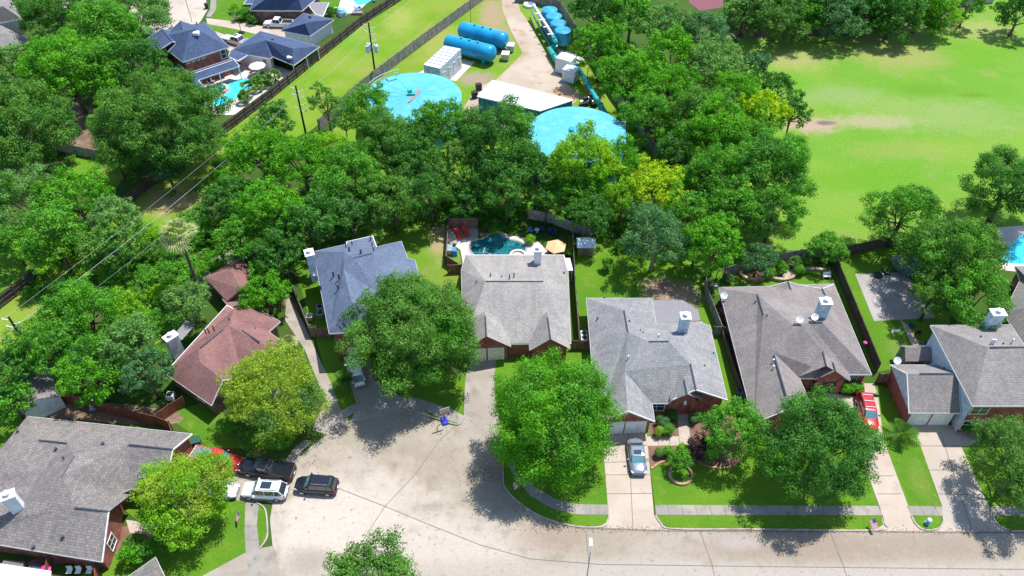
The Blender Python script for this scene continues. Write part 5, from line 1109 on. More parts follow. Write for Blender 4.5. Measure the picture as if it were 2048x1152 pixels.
# playground equipment and objects at the bottom left patio
q = P(98, 1146); tag(obj('pool_float', MB().lathe((q.x, q.y, .6), [(.1, 0), (.5, .1), (.55, .3), (.3, .45), (.05, .4)], 16), plain('hot pink plastic', (.75, .02, .30), .4), origin=q), 'hot pink float beside the red fence at the bottom left', 'float')
for k, x in enumerate((142, 160, 182)):
    b2 = P(x, 1146); chair('white garden chair at the bottom left, '+('nearest the pink float', 'in the middle', 'nearest the corner window')[k], b2.x, b2.y, -1.5, M_white, 'white chairs at the bottom left')
q = P(30, 1136); tag(obj('covered_sofa', MB().box((q.x, q.y, 0), (2.4, 1.0, .75), -.1, .95), M_trim, origin=q, bevel=.08), 'dark covered sofa against the bottom left house wall', 'sofa')
q = P(80, 1142); tag(obj('covered_sofa', MB().box((q.x, q.y, 0), (2.2, 1.0, .6), -.1, .95), M_vent, origin=q, bevel=.08), 'black covered seat between the sofa and the pink float', 'sofa')
# top edge patio
q = P(684, 30); o = thing('play_tent', 'pale blue play tent on the lawn at the top', 'tent', (q.x, q.y, 0)); obj('tent_shell', MB().lathe((q.x, q.y, 0), [(1.1, 0), (1.05, .8), (.7, 1.4), (.1, 1.7)], 10), plain('pale blue fabric', (.25, .5, .62)), o); obj('door_panel', MB().box((q.x, q.y-1.05, .1), (.6, .06, .9)), M_white, o)
for k, (x, y) in enumerate(((713, 20), (720, 20), (712, 26), (749, 4))):
    b2 = P(x, y); chair(('left blue chair at the table by the top pool', 'right blue chair at the table by the top pool', 'near blue chair at the table by the top pool', 'blue chair beside the water of the top pool')[k], b2.x, b2.y, k*1.5, M_bluec, 'blue chairs by the top pool')
b2 = P(716, 24); tag(obj('fire_table', MB().box((b2.x, b2.y-1.0, 0), (2.2, 1.0, .5)), plain('stone table', (.28, .22, .18)), origin=b2), 'stone fire table beside the blue chairs at the top', 'table')
# raised flower bed wall
tag(obj('flower_bed_wall', (lambda m: (ribbon(m, smoothline(pxs([1478,546, 1486,556, 1502,562, 1518,562, 1534,556, 1552,561, 1568,562, 1584,557, 1594,546, 1612,541, 1652,543]), 6), .45, 0, .5), m)[1])(MB()), brick('sandstone blocks', (.45, .33, .20), (.36, .27, .18), (.2, .16, .12), .5, .25), uv=True, origin=P(1560,556)), 'curving low stone wall of the raised flower bed', 'garden wall')
tag(obj('tree_ring', MB().lathe((P(1361,950).x, P(1361,950).y, 0), [(1.15, 0), (1.15, .3), (1.4, .3), (1.4, 0)], 26), brick('ring bricks', (.40, .20, .13), (.34, .2, .14), (.3, .25, .2), .25, .1), uv=True, origin=P(1361,950)), 'round brick edging under the small tree on the lawn', 'edging')
tag(obj('bed_edging', (lambda m: (ribbon(m, smoothline(pxs([1302,938, 1320,926, 1346,915, 1352,902, 1385,918, 1420,934, 1462,934, 1490,905]), 5), .22, 0, .15), m)[1])(MB()), plain('edging brick', (.36, .15, .09)), origin=P(1350,915)), 'reddish brick edging between lawn and mulch bed', 'edging')
q = P(1737, 780); o = thing('raised_planter', 'raised planter of green plants beside the entry of the taupe house', 'planter', (*GP(1702, 775), 0)); 
g = pxs([1680,784, 1682,772, 1724,770, 1726,786]); m = MB(); ribbon(m, g+[g[0]], .25, 0, .5); obj('planter_wall', m, M_brick, o, uv=True)
# ------------------------------------------------------------- trees and plants
LM = dict(
    oak=leafmat('oak leaves', (.062, .185, .022), (.165, .345, .045)),
    olive=leafmat('olive leaves', (.068, .18, .028), (.17, .33, .055)),
    dark=leafmat('dark leaves', (.038, .145, .022), (.115, .31, .036)),
    mid=leafmat('mid green leaves', (.060, .225, .018), (.165, .43, .032)),
    bright=leafmat('bright green leaves', (.065, .26, .010), (.17, .45, .020)),
    lime=leafmat('lime green leaves', (.13, .33, .010), (.29, .55, .022)),
    yellow=leafmat('yellow green leaves', (.22, .42, .008), (.54, .66, .015)),
    blue=leafmat('bluish green leaves', (.055, .17, .05), (.15, .31, .10)),
    pale=leafmat('pale feathery leaves', (.10, .24, .050), (.23, .42, .09)),
    airy=leafmat('yellow olive leaves', (.19, .31, .020), (.40, .52, .045)),
    purple=leafmat('dark purple leaves', (.05, .02, .03), (.10, .05, .05)),
    palm=leafmat('palm fronds', (.06, .19, .015), (.18, .33, .05)),
    straw=leafmat('pale palm fronds', (.22, .31, .07), (.56, .56, .25)),
    dead=leafmat('dry thatch', (.36, .28, .16), (.48, .40, .24)))
def rndu(rg, n):
    v = rg.normal(size=(n, 3)); return v/np.linalg.norm(v, axis=1)[:, None]
def leaf_mesh(name, cen, nor, size, tint, mat, rg, asp=.6):
    n = len(cen); r = rndu(rg, n); a = np.cross(nor, r); a /= (np.linalg.norm(a, axis=1)[:, None]+1e-9); b2 = np.cross(nor, a)
    s = size[:, None]; q = np.empty((n, 4, 3), np.float32)
    q[:, 0] = cen-a*s; q[:, 1] = cen-b2*s*asp-nor*s*.15; q[:, 2] = cen+a*s; q[:, 3] = cen+b2*s*asp-nor*s*.15
    me = bpy.data.meshes.new(name); me.vertices.add(n*4); me.vertices.foreach_set('co', q.reshape(-1))
    me.loops.add(n*4); me.loops.foreach_set('vertex_index', np.arange(n*4, dtype=np.int32))
    me.polygons.add(n); me.polygons.foreach_set('loop_start', np.arange(0, n*4, 4, dtype=np.int32)); me.polygons.foreach_set('loop_total', np.full(n, 4, np.int32))
    me.update(calc_edges=True)
    at = me.attributes.new('tint', 'FLOAT', 'FACE'); at.data.foreach_set('value', np.clip(tint, 0, 1).astype(np.float32))
    me.materials.append(mat); return me
def crown(R, Rz, seed, leaf=.17, dens=1.0, lobes=None, mat=None, clump=1.0, low=-.35, droop=0, name='crown'):
    rg = np.random.default_rng(seed); nl = int((lobes or int(10+R*1.6))*1.25)
    i0 = np.arange(nl)+.5; zz = 1-(1-low)*i0/nl; th = i0*2.39996+seed; sr = np.sqrt(np.maximum(0, 1-zz*zz))
    d = np.stack([sr*np.cos(th), sr*np.sin(th), zz], 1)+rg.normal(size=(nl, 3))*.16; d /= np.linalg.norm(d, axis=1)[:, None]
    # irregular outline: each direction reaches a different distance
    fr = rg.uniform(.50, .92, nl); lc = d*np.array([R, R, Rz])*fr[:, None]; lr = R*rg.uniform(.19, .34, nl)
    lc = np.vstack([lc, rg.normal(size=(4, 3))*[R*.22, R*.22, Rz*.2]+[0, 0, Rz*.2]]); lr = np.append(lr, [R*.40]*4); nl += 4
    CC = []; CR = []; CT = []
    base_r = max(.3, min(.85, R*.115))*clump
    for i in range(nl):
        m = int(max(7, 3.1*(lr[i]/base_r)**2)); dd = rndu(rg, m)
        p = lc[i]+dd*lr[i]*rg.uniform(.72, 1.12, m)[:, None]*np.array([1, 1, .72])
        e = np.linalg.norm(p/np.array([R, R, Rz]), axis=1); k = (e > .55) & (p[:, 2] > -Rz*.75); p = p[k]
        CC.append(p); CR.append(base_r*rg.uniform(.45, 1.5, len(p))); CT.append(np.full(len(p), rg.uniform(-.22, .22))+rg.uniform(-.2, .2, len(p)))
    CC = np.vstack(CC); CR = np.concatenate(CR); CT = np.concatenate(CT)
    # spiky fringe clumps
    area = CR**2/leaf**2; cnt = np.maximum(8, (area*2.3*dens)).astype(int)
    idx = np.repeat(np.arange(len(CC)), cnt); n = len(idx); dd = rndu(rg, n)
    rad = CR[idx]*rg.uniform(.3, 1.2, n)**.75
    cen = CC[idx]+dd*rad[:, None]*np.array([1, 1, .75]); cen[:, 2] -= droop*rg.uniform(0, 1, n)*CR[idx]
    nor = dd*1.15+rndu(rg, n)*.6+np.array([0, 0, .35]); nor /= np.linalg.norm(nor, axis=1)[:, None]
    size = leaf*rg.uniform(.45, 1.5, n); tint = .5+CT[idx]+rg.uniform(-.28, .28, n)
    return leaf_mesh(name, cen.astype(np.float32), nor, size, tint, mat, rg), lc
def tree(px, py, rpx, kind, label, zc=None, vs=.8, leaf=.17, dens=1.0, clump=1.0, name='tree', group=None, trunk=True, mix=None, lobes=None, pale=False, droop=0, low=-.35):
    seed = int(px*7+py*13) & 0xffff
    zc = zc if zc is not None else 5.5
    q = P(px, py, zc); R = rpx*1.06*depth(q)/FPX; Rz = min(R*vs*1.12, zc-.5 if zc > 1.5 else R*vs)
    rgs = random.Random(seed+3)
    o = thing(name, label, name.replace('_', ' ') if name in ('shrub', 'bush') else 'tree', (q.x, q.y, 0), group)
    far = depth(q) > 135
    me, lc = crown(R, Rz, seed, leaf*(.92 if far else .70)*rgs.uniform(.88, 1.15), dens, lobes, LM[kind], clump, low, droop)
    cr = link('crown', me, o, (0, 0, zc))
    if mix:
        me.materials.append(LM[mix[0]]); rg = np.random.default_rng(seed+1)
        n = len(me.polygons); co = np.empty(len(me.vertices)*3, np.float32); me.vertices.foreach_get('co', co); c4 = co.reshape(-1, 4, 3)[:, 0]
        f = np.zeros(n, bool)
        for k in range(mix[1]):
            c = lc[rg.integers(len(lc))]*1.15; f |= np.linalg.norm(c4-c, axis=1)+rg.normal(size=n)*.35 < R*mix[2]
        me.polygons.foreach_set('material_index', f.astype(np.int32)); me.update()
    if trunk:
        rg = random.Random(seed); m = MB(); tr = max(.09, R*.05); zt = zc-Rz*.25
        m.tube([(0, 0, -.1), (rg.uniform(-.1, .1), rg.uniform(-.1, .1), zt*.5), (rg.uniform(-.3, .3), rg.uniform(-.3, .3), zt)], [tr*1.35, tr, tr*.75], 9)
        order = sorted(range(len(lc)), key=lambda i: -np.linalg.norm(lc[i]))[:9]
        for i in order:
            e = Vector(lc[i]); e.z += zc; s = Vector((0, 0, zt*rg.uniform(.55, 1))); mid = s.lerp(e, .5)+Vector((rg.uniform(-.3, .3), rg.uniform(-.3, .3), rg.uniform(-.4, .1)))
            m.tube([s, mid, e], [tr*.55, tr*.35, tr*.1], 6)
        me2 = bpy.data.meshes.new('trunk'); me2.from_pydata(m.v, [], m.f); me2.materials.append(M_barkl if pale else M_bark)
        for p in me2.polygons: p.use_smooth = True
        link('trunk', me2, o)
    return o
T = tree
# front trees
T(822,670,120,'oak','big oak with shaded street end below, in front of the slate blue house', 7.5, 1.0, .15, 1.15, mix=('mid', 7, .32), lobes=38)
T(1100,832,118,'bright','big bright green tree left of the silver sedan driveway', 7, 1.08, .15, 1.15, lobes=36, mix=('mid', 6, .35), droop=1.2)
T(543,785,92,'airy','thin yellowish tree in front of the burgundy roofed house', 5.5, 1.0, .14, .62, lobes=34, mix=('olive', 3, .3), pale=True, clump=.8)
T(374,985,96,'lime','yellow green tree over the parked cars at the bottom left', 4.8, .62, .14, .8, lobes=28, mix=('airy', 5, .35), pale=True, clump=.9)
T(735,1197,114,'oak','tree crown cut by the bottom edge of the picture', 5.5, .7, .14, .95, lobes=24, mix=('olive', 4, .3))
T(1472,858,66,'mid','round mid green tree left of the dark spreading front tree', 4.5, .85, .14, 1.1)
T(1640,898,104,'dark','dark spreading tree in the front lawn near the red sport utility car', 6.4, 1.0, .15, 1.1, lobes=34, mix=('mid', 3, .25))
T(2040,930,90,'olive','dark olive tree at the right edge in front of the two storey house', 5.5, .8, .14, 1, mix=('oak', 4, .3))
T(1361,918,22,'mid','small round tree inside the brick ring', 1.9, .8, .11, 1.1)
T(1402,893,27,'purple','dark purple leaved small tree beside the mulch bed', 1.8, .75, .11, 1)
# middle band
T(1434,488,56,'bright','bright green tree left of the raised flower bed', 6, 1.0, .17, 1.1)
T(1312,478,66,'blue','bluish tree with open branches behind the garden shed lawn', 6, .9, .17, .8, pale=True)
T(1516,522,37,'blue','dense round bluish tree standing in the raised flower bed', 3, .8, .14, 1.1)
T(1650,497,36,'mid','dense round tree at the back corner of the brown fence', 3, .8, .14, 1.1)
T(1215,526,9,'bright','tiny sapling in the middle of the back lawn', 1.4, 1.2, .1, 1)
T(1805,430,72,'mid','tree with the patio slab fence below, nearest the sports field', 6, .75, .17, 1, mix=('oak', 3, .35))
T(1905,520,88,'oak','wide tree shading the patio slab from the right', 6.5, .8, .17, 1.1, mix=('mid', 8, .3), lobes=28)
T(1948,602,70,'mid','tree crown nearest the white chimney of the two storey house', 6, .75, .16, 1, mix=('oak', 4, .3))
T(1868,588,46,'oak','smaller crown overhanging the lower right of the patio slab', 5, .75, .16, 1)
T(2015,372,85,'dark','dark tree at the right edge of the sports field', 6.5, .95, .18, 1.1, mix=('oak', 4, .3))
T(2040,25,44,'dark','dark tree at the top right corner', 5, .9, .2)
T(1310,385,64,'yellow','bright yellow tree behind the olive yellow crown', 6.5, .85, .17, 1.05, mix=('lime', 6, .3))
T(1165,330,66,'lime','tall yellow green tree in front of the right blue tank', 8, 1.15, .17, 1.05, mix=('yellow', 5, .22), lobes=24)
T(1240,325,46,'bright','bright tree between the yellow tree and the right blue tank', 7, 1, .17, 1)
T(1245,395,40,'lime','lime crown under the left side of the bright yellow tree', 5.5, .9, .17, 1)
T(1130,395,44,'mid','mid green crown under the tall yellow green tree', 5, .9, .17, 1)
T(1175,432,44,'dark','dark shaded crown behind the garden shed', 5, .9, .17, 1)
T(1092,398,32,'dark','dark crown over the pale precast fence', 5, .9, .17, 1)
T(1003,300,84,'dark','large dark tree in front of the long pump house', 8.5, 1.1, .18, 1.15, lobes=30, mix=('mid', 8, .25))
T(1012,380,52,'dark','dark crown above the dark teal pool', 6.5, 1, .18, 1.1)
T(925,340,54,'oak','dark crown between the large dark tree and the middle trees', 7, 1, .18, 1.1)
T(930,402,38,'dark','dark shaded crown behind the brown board screen', 4.5, .9, .17, 1)
T(1180,385,36,'bright','bright crown low between the yellow trees', 5.5, .9, .17, 1)
T(893,256,56,'mid','tall tree hiding the right edge of the left blue tank', 8, 1.1, .18, 1.1, mix=('dark', 3, .3))
T(846,254,40,'mid','smaller crown left of the tall tree at the left blue tank', 7, 1, .18, 1)
T(940,285,44,'dark','dark crown at the near end of the long pump house',7,1.1,.18,1.1)
T(1072,352,42,'dark','dark crown left of the tall yellow green tree',7,1.1,.18,1.1)
T(738,228,54,'mid','bright topped tree at the lower left of the left blue tank', 7.5, 1.1, .18, 1.1)
T(652,210,34,'oak','narrow tree on the grass strip near the two poles', 6, 1.2, .17, .9)
T(688,240,26,'pale','sparse greyish tree with bare branches by the strip', 5.5, 1.1, .15, .5, pale=True)
T(545,245,42,'dark','dark tree left of the pole in the strip', 5.5, .9, .18, 1)
T(520,310,60,'bright','bright tree where the wires cross the band of trees', 6.5, .9, .18, 1.1)
T(605,335,62,'bright','bright crown right below the pole in the strip', 6.5, 1, .18, 1.1)
T(662,300,42,'lime','yellowish crown in the middle of the band', 6.5, 1, .17, 1)
T(770,300,66,'oak','dull green crown below the left blue tank', 8, 1, .18, 1.1)
T(830,330,62,'dark','dark crown near the centre of the tree band', 7, 1, .18, 1.1)
T(705,360,70,'mid','wide crown behind the slate blue house', 7, .95, .18, 1.1)
T(785,400,62,'oak','crown above the thin back lawn of the slate blue house', 6, .95, .18, 1.1, mix=('blue', 4, .3))
T(860,390,46,'dark','shaded crown left of the fence by the red loungers', 6, 1, .17, 1)
T(450,405,48,'dark','dense dark crown beside the bare grass patch', 5, .9, .18, 1.1, mix=('mid', 3, .3))
T(548,430,66,'bright','large bright crown behind the brown side fence', 7, 1.0, .18, 1.15, lobes=24)
T(628,448,56,'dark','dark crown beside the chimney of the slate blue house', 6.5, 1.1, .18, 1.1)
T(700,432,50,'dark','dark crown directly behind the slate blue roof', 5.5, 1, .18, 1, mix=('blue', 3, .3))
T(560,512,48,'dark','dark crown at the far end of the brown side fence', 5, 1, .17, 1.1)
T(478,478,46,'mid','mid green crown behind the detached burgundy garage', 5.5, 1, .17, 1.05)
T(530,585,44,'bright','bright leafy tree between the burgundy roof and the long drive', 4, .8, .16, 1.05, mix=('mid', 2, .4))
T(525,540,30,'bright','small bright crown beside the detached burgundy garage', 4, .8, .16, 1.05)
T(505,610,24,'bright','low bright crown touching the burgundy roof valley', 3, .8, .15, 1.05)
T(378,606,46,'pale','pale green tree at the foot of the tall fan palm', 4, .85, .15, 1, pale=True)
# east band
T(1200,95,52,'bright','bright tree east of the nearest filter vessel', 7, .9, .2, 1.05)
T(1255,160,58,'bright','bright tree east of the white equipment box', 7.5, .9, .2, 1.1, lobes=24)
T(1192,22,52,'dark','dark tree behind the farthest filter vessels', 6, .9, .2)
T(1262,35,50,'mid','mid green tree at the top, behind the filters', 6.5, .8, .2)
T(1330,60,52,'pale','pale tree at the top of the eastern band', 6.5, .8, .2)
T(1345,120,58,'bright','crown in the upper middle of the eastern band', 7, .85, .2)
T(1410,70,48,'blue','bluish crown left of the maroon court', 6.5, .8, .2)
T(1425,140,62,'pale','pale crown at the top left of the sports field', 7, .85, .2)
T(1340,185,58,'bright','crown above the dark gap in the eastern band', 7, .9, .19)
T(1400,235,66,'oak','broad crown in the centre of the eastern band', 7.5, .9, .19, mix=('mid', 4, .3))
T(1296,232,52,'mid','crown leaning over the dark grey panel fence', 6.5, .9, .19)
T(1475,200,58,'bright','green crown left of the yellow field edge tree', 7, .9, .19)
T(1555,180,40,'dark','dark crown on the field edge, farthest of three', 6, .9, .19)
T(1505,135,36,'blue','bluish dark crown at the upper field edge', 6, .9, .19)
T(1583,232,36,'dark','dark crown on the field edge beside the tan patch', 5.5, 1.2, .19)
T(1520,225,50,'yellow','yellow tree at the edge of the sports field', 7.5, .9, .19, mix=('lime', 7, .32))
T(1440,275,72,'bright','bright crown left of the big dark field tree', 8, .9, .18, 1.15, lobes=26)
T(1532,345,84,'mid','big rounded deep green tree at the field edge', 7.5, .95, .18, 1.15, lobes=32, mix=('dark', 8, .3))
T(1420,355,60,'mid','crown between the yellow tree and the big field tree', 7, .95, .18, 1.1)
T(1352,300,44,'dark','dark crown at the end of the dark grey panel fence', 6, 1, .18, 1)
T(1470,420,58,'mid','crown above the bright tree by the flower bed', 6, .95, .18, 1.1)
T(1545,430,56,'mid','lowest crown of the big field edge group', 6, .95, .18, 1.1, mix=('dark', 3, .4))
T(1375,425,48,'mid','crown above the bluish open tree', 6, .95, .18, 1)
T(1395,480,34,'dark','dark crown between the bluish tree and the bright tree', 5, .95, .18, 1)
# top edge
for k, (x, y, r, kd, lb) in enumerate(((1490,20,36,'pale','pale tree left of the field at the top edge'), (1560,28,50,'olive','olive tree at the top edge beside the court'), (1615,20,36,'mid','mid green tree at the top edge, left of the bluish one'), (1670,28,46,'blue','bluish tree at the top edge of the field'),
    (1730,15,42,'dark','dark tree at the top edge, right of the bluish one'), (1790,25,44,'dark','second dark tree at the top edge of the field'), (1845,12,44,'mid','green tree at the top edge near the pale wall'), (1520,-5,44,'dark','dark crown behind the left trees at the top edge'), (1640,-8,46,'dark','dark crown cut by the top edge left of centre'), (1705,-6,46,'oak','olive dark crown cut by the top edge'), (1765,-6,46,'dark','dark crown cut by the top edge right of the olive one'), (1885,18,30,'lime','lime tree at the top edge left of the pale wall'), (1940,2,26,'mid','small tree in front of the pale wall at the top'))):
    T(x, y, r*1.25, kd, lb, 5.6, 1.0, .2, low=-.7)
# left woods
T(268,26,70,'pale','flat topped pale tree beside the far street end', 6, .5, .17, .8)
T(112,20,62,'dark','dark tree between the corner house and the far street', 6, .8, .19)
T(210,72,74,'mid','green tree left of the slate roofed pool house', 7, .8, .19, 1.1)
T(138,150,84,'bright','bright tree in the middle of the upper left wood', 7.5, .9, .19, 1.15, lobes=28, mix=('mid', 6, .3))
T(285,135,56,'dark','dark tree against the wall of the slate roofed pool house', 6, .9, .19)
T(18,130,44,'pale','pale tree at the left edge near the corner house', 5, .9, .19)
T(48,255,94,'oak','large dark tree at the left edge of the wood', 7, .85, .19, 1.1, lobes=28, mix=('dark', 5, .3))
T(334,256,112,'oak','very large olive tree below the kidney shaped pool', 8, .82, .18, 1.15, lobes=36, mix=('dark', 7, .3))
T(225,215,26,'lime','small flowering yellow green tree left of the very large olive tree', 4, .9, .17, .9)
T(232,312,32,'lime','small lime tree at the end of the grey fence', 4, .9, .17, .9)
T(335,345,26,'blue','low bluish crown at the foot of the very large olive tree', 4, .8, .17)
T(55,405,72,'pale','light green tree at the left edge above the lower lawn', 6.5, .85, .18, 1.1, mix=('bright', 5, .3))
T(150,395,66,'bright','light topped tree right of the left edge one', 6.5, .85, .18, 1.1, mix=('lime', 5, .3))
T(236,440,52,'pale','greyish pale tree below the bare grass patch', 6, .85, .17, 1)
T(110,480,68,'mid','wide green tree over the long dark fence', 6, .85, .18, 1.1, mix=('lime', 4, .3))
T(215,500,54,'oak','olive tree beneath the overhead wires', 5.5, .85, .18, 1)
T(20,480,40,'mid','green tree at the left edge above the fence end', 5, .8, .18)
T(170,628,76,'mid','upper crown of the lower left wood', 6.5, .85, .17, 1.1, mix=('bright', 5, .3))
T(100,690,70,'mid','left crown of the lower left wood beside the pole', 6, .85, .17, 1.1)
T(262,690,60,'pale','pale crown left of the white chimney box', 6, .85, .16, 1.1, mix=('mid', 4, .3))
T(185,742,72,'bright','bright lowest crown of the lower left wood', 5.5, .85, .16, 1.1, mix=('dark', 4, .3))
T(292,745,48,'blue','soft bluish crown touching the burgundy roof', 5, .85, .15, 1.1)
T(245,620,44,'lime','yellowish crown right of the lower left wood', 5, .8, .16, 1)
T(22,745,56,'dark','dark leafy tree at the left edge above the bottom house', 4.5, .8, .2, 1)
T(20,800,44,'mid','leafy tree just above the bottom left roof corner', 3.5, .8, .18, 1)
# shrubs and hedges
def shrub(px, py, r, kind, label, z=.9, nm='shrub', leaf=.12, vs=.9): return T(px, py, r, kind, label, z, vs, leaf, 1, name=nm, trunk=False, low=-.1, lobes=8)
for x, y, r, kd, lb in ((290,560,30,'mid','green shrub under the wires left of the fan palm'), (320,590,26,'lime','yellowish shrub left of the pale tree'), (330,545,28,'mid','shrub just left of the fan palm trunk'), (430,520,26,'bright','bright shrub right of the fan palm trunk'), (415,470,30,'mid','shrub between the fan palm head and the dark crown'),
    (300,500,24,'olive','olive shrub below the grey pale tree'), (345,500,22,'mid','shrub under the fan palm head'), (460,450,26,'dark','dark shrub at the edge of the band'), (300,640,28,'mid','shrub above the white chimney box'), (270,590,24,'oak','low shrub right of the upper lower left crown'),
    (400,540,20,'bright','shrub beside the pale concrete pad'), (305,470,20,'lime','small lime shrub where the strip narrows'), (415,432,20,'blue','bluish shrub at the edge of the bare grass patch'), (228,560,30,'mid','shrub in the gap of the lower left wood'), (440,352,24,'bright','bright shrub left of the strip near the wires'), (455,330,26,'dark','dark shrub beside the grass strip'),
    (1325,845,11,'blue','greyish shrub right of the white garage door'), (1337,860,9,'mid','low shrub at the path edge of the mulch bed'), (1318,862,7,'airy','yellowish low plant in the mulch bed'), (1345,830,7,'dark','dark shrub left of the entry arch'), (1387,836,7,'blue','greyish shrub right of the entry arch'), (1336,902,8,'bright','bright shrub in the lower mulch bed'), (1318,905,5,'olive','tiny olive plant in the lower mulch bed'), (1364,898,8,'lime','yellow tipped plant beside the small round tree'),
    (1420,905,18,'dark','dark shrub below the purple leaved tree'), (1440,880,18,'dark','dark shrub under the round mid green tree'), (1562,535,13,'bright','bright green plants in the raised flower bed'), (1590,525,11,'olive','reddish olive plants at the back of the raised bed'), (1540,545,10,'mid','plants at the left of the raised bed'), (1612,520,9,'pale','pale plant behind the raised bed'), (1600,540,9,'mid','plants at the right of the raised bed'),
    (1455,556,8,'blue','small bluish shrub at the fence corner'), (1690,776,9,'bright','left bright plant in the raised planter'), (1703,775,9,'mid','middle plant in the raised planter'), (1716,776,9,'bright','right plant in the raised planter'), (1935,858,9,'dark','dark round shrub in front of the arched window'), (1965,868,8,'dark','dark shrub by the right front window'),
    (1020,540,1,'mid',None), (255,1110,20,'bright','bright groundcover shrub below the corner window'), (285,1100,20,'mid','mid green shrub on the bottom left lawn'), (325,1080,20,'dark','dark shrub under the yellow green tree'), (300,1000,14,'dark','dark plant by the entry at the bottom left'), (490,870,26,'dark','dark shrub under the thin yellowish tree'), (455,850,22,'mid','shrub left under the thin yellowish tree'), (565,880,18,'mid','shrub beside the short sidewalk at the parked pickup'),
    (495,20,16,'mid','clipped shrub at the far front walk'), (478,32,13,'mid','second clipped shrub at the far front walk'), (505,38,12,'dark','dark hedge piece beside the far driveway'), (470,18,11,'lime','round light shrub on the far lawn'), (662,22,10,'dark','dark shrub by the top patio'), (1060,478,9,'lime','low lime plant beside the blue armchair'), (1140,505,6,'lime','lime plant between umbrella and lean to roof'), (1240,490,12,'dark','dark shrub right of the garden shed')):
    if lb: shrub(x, y, r, kd, lb, z=.55+r*.035 if r < 14 else 1.6, leaf=.09 if r < 12 else .13, nm='shrub')
# palms
def palm(px, py, label, fan=False, kind='palm', n=26, Lf=1.8, h=.5, ytop=None, rtr=.14, w_=.16, skirt=False, name='palm_tree'):
    q = P(px, py); H = top_height(px, py, ytop) if ytop else h
    o = thing(name, label, 'palm', (q.x, q.y, 0)); rg = np.random.default_rng(int(px*3+py)); cs = []; ns = []; ax = []; sz = []; V = []; Fc = []; tn = []
    for k in range(n):
        a = k*2.399+rg.uniform(-.2, .2); el = math.radians(rg.uniform(-25, 75) if fan else rg.uniform(0, 70)); L = Lf*rg.uniform(.8, 1.1)
        d = Vector((math.cos(a)*math.cos(el), math.sin(a)*math.cos(el), math.sin(el))); sd2 = Vector((-math.sin(a), math.cos(a), 0)); up = sd2.cross(d)*-1
        if fan:
            c = d*L*.55; t = rg.uniform(.2, .9)
            for j in range(11):
                b2 = (j-5)*.26; e = (d*math.cos(b2)+sd2*math.sin(b2)); tip = c+e*L*.6+Vector((0, 0, -.28*L*abs(rg.uniform(.3, 1)))); m1 = c+e*L*.3
                wv = e.cross(up).normalized()*.11; i0 = len(V); V += [c, m1+wv, tip, m1-wv]; Fc.append((i0, i0+1, i0+2, i0+3)); tn.append(t+rg.uniform(-.2, .2))
            i0 = len(V); V += [Vector((0, 0, 0))+sd2*.03, c+sd2*.03, c-sd2*.03, Vector((0, 0, 0))-sd2*.03]; Fc.append((i0, i0+1, i0+2, i0+3)); tn.append(.2)
        else:
            t = rg.uniform(.2, .8); pp = None
            for j in range(12):
                s = (j+1)/12; c = d*L*s+Vector((0, 0, -L*.55*s*s)); ll = L*w_*2.2*math.sin(PI*min(.97, s*.9+.08))
                for sg in (-1, 1):
                    tip = c+sd2*sg*ll+d*ll*.5+Vector((0, 0, -.08)); b1 = c+d*L*.05; i0 = len(V); V += [c, b1, tip, c+(tip-c)*.5-d*.04]; Fc.append((i0, i0+1, i0+2, i0+3)); tn.append(t+rg.uniform(-.15, .15))
    me = bpy.data.meshes.new('crown'); me.from_pydata([tuple(v) for v in V], [], Fc); me.materials.append(LM[kind])
    at = me.attributes.new('tint', 'FLOAT', 'FACE'); at.data.foreach_set('value', np.clip(np.array(tn), 0, 1).astype(np.float32)); link('crown', me, o, (0, 0, H))
    m = MB().tube([(0, 0, -.1), (.05, .03, H*.5), (0, 0, H)], [rtr*1.5, rtr, rtr*.9], 9); me2 = bpy.data.meshes.new('trunk'); me2.from_pydata(m.v, [], m.f); me2.materials.append(M_bark); link('trunk', me2, o)
    if skirt:
        m = MB()
        for k in range(40): a = k*.9; r = .45+.3*(k % 3)/2; m.poly([(0, 0, H-.1), (r*math.cos(a-.12), r*math.sin(a-.12), H-.6), (r*1.1*math.cos(a), r*1.1*math.sin(a), H-1.1-.3*(k % 2)), (r*math.cos(a+.12), r*math.sin(a+.12), H-.6)])
        me3 = bpy.data.meshes.new('dead_fronds'); me3.from_pydata(m.v, [], m.f); me3.materials.append(LM['dead']); link('dead_fronds', me3, o)
palm(399, 580, 'tall fan palm with pale head left of the detached garage', True, 'straw', 34, 2.5, ytop=471, rtr=.2, skirt=True)
palm(1798, 876, 'feathery sago palm on the lawn between the two right driveways', False, 'palm', 24, 2.5, h=.9, w_=.11, name='sago_palm')
palm(270, 1092, 'yellow green sago palm near the corner window at the bottom left', False, 'palm', 24, 1.5, h=.5, name='sago_palm')
palm(692, 772, 'dark palm on the narrow lawn beside the white hatchback', False, 'palm', 26, 1.9, h=1.2, name='sago_palm')
palm(1029, 462, 'sago palm behind the dark teal pool', False, 'palm', 26, 1.5, h=.5, name='sago_palm')
palm(318, 1012, 'dark sago palm by the entry under the yellow green tree', False, 'palm', 20, 1.3, h=.5, name='sago_palm')
palm(582, 700, 'light fan palm at the corner of the burgundy roof', True, 'straw', 20, 1.2, h=1.4, name='fan_palm'); palm(1520, 575, 'x', True, 'palm', 3, .3) if False else None
for x, y, s, lb in ((500,190,1.9,'largest fan palm at the lower end of the kidney shaped pool'), (517,180,1.6,'middle fan palm between the pool and the long fence'), (528,168,1.4,'right fan palm of the three at the pool'), (552,163,1.3,'small fan palm against the long fence by the patio'), (490,205,1.3,'lowest fan palm beside the pool end'), (540,172,1.1,'tiny fan palm close to the long fence')):
    palm(x, y, lb, True, 'palm', 22, s, h=1.3, name='fan_palm')

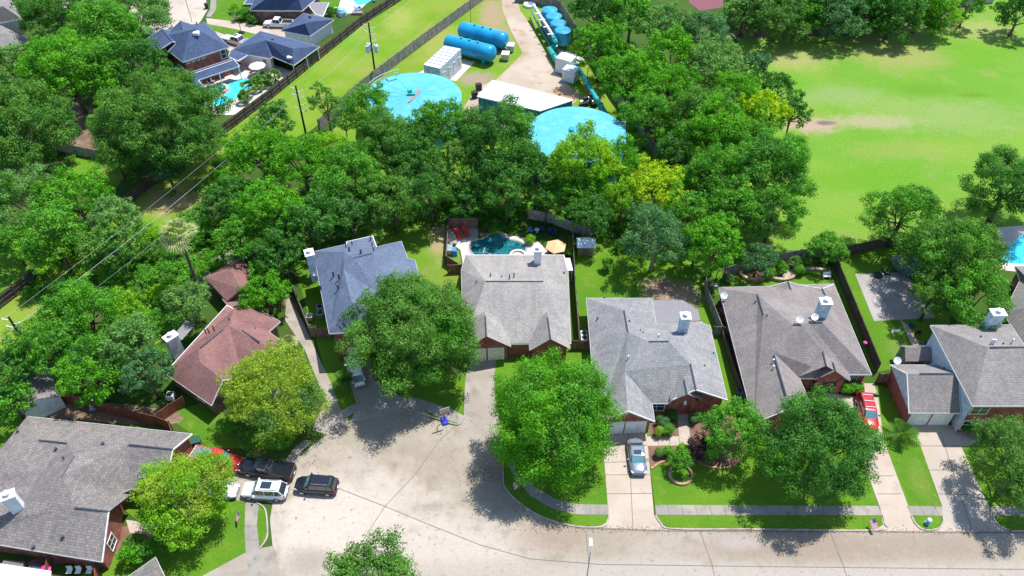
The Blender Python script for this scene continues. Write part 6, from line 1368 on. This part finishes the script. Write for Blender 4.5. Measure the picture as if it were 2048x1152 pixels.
# ------------------------------------------------------------- undergrowth below the left trees
rg = np.random.default_rng(9); cs = []
for x, y, rx, ry, n in ((300,545,8,7,5200), (395,470,5,8,2600), (215,545,8,5,3000), (470,395,5,5,1800), (330,640,4,4,1400), (120,590,9,4,2400), (455,520,3,4,1200), (560,300,7,5,2000), (60,720,7,5,2000), (330,330,8,4,2000), (1230,440,9,3,1800), (1340,440,9,6,2600), (1380,250,10,16,4500), (700,420,12,6,2500), (1000,425,12,3,3500), (850,420,6,4,1500), (1190,420,8,4,2000), (170,320,5,3,700)):
    gx, gy = GP(x, y); m = rg.normal(size=(max(6, n//70), 2))*[rx*.6, ry*.6]+[gx, gy]; k = rg.integers(len(m), size=n); q = m[k]+rg.normal(size=(n, 2))*.55
    hh = np.exp(-((q-m[k])**2).sum(1)/.7)*(.35+.9*((k*37) % 11)/11); cs.append(np.column_stack([q, .06+hh*rg.uniform(.5, 1, n)]))
cs = np.vstack(cs); n = len(cs); nor = rg.normal(size=(n, 3))*.5+[0, 0, .9]; nor /= np.linalg.norm(nor, axis=1)[:, None]
gc = link('undergrowth', leaf_mesh('undergrowth', cs, nor, .17*rg.uniform(.5, 1.5, n), rg.uniform(.1, .9, n), LM['mid'], rg))
tag(gc, 'tangled green undergrowth and vines below the trees', 'undergrowth', kind='stuff')
# ------------------------------------------------------------- fallen leaves
rg = np.random.default_rng(5); cs = []
for x, y, rx, ry, n in ((985,940,2.5,2,400), (1000,880,2,3,250), (640,860,5,3,90), (600,900,3,2,90), (560,930,4,2,200), (1600,1050,7,1.2,250), (840,840,6,2,300), (1180,1057,9,.5,260), (1500,1062,16,.4,300), (1900,1063,14,.4,250), (1780,600,8,6,200), (150,850,9,4,400), (1060,1000,4,3,200), (450,900,5,4,200), (1960,930,2,6,150), (1400,900,3,2,200), (1345,600,6,3,350), (860,430,9,4,350), (1240,440,12,4,350)):
    gx, gy = GP(x, y); q = rg.normal(size=(n, 2))*[rx*.55, ry*.55]+[gx, gy]; cs.append(q)
cs = np.vstack(cs); n = len(cs); cen = np.column_stack([cs, np.full(n, .075)]); nor = np.tile([0, 0, 1.0], (n, 1))+rg.normal(size=(n, 3))*.25; nor /= np.linalg.norm(nor, axis=1)[:, None]
litter = link('fallen_leaves', leaf_mesh('fallen_leaves', cen, nor, .06*rg.uniform(.5, 1.5, n), rg.uniform(0, 1, n), leafmat('fallen brown leaves', (.16, .08, .035), (.34, .20, .09)), rg))
tag(litter, 'brown fallen leaves scattered on the road and under the trees', 'fallen leaves', kind='stuff')
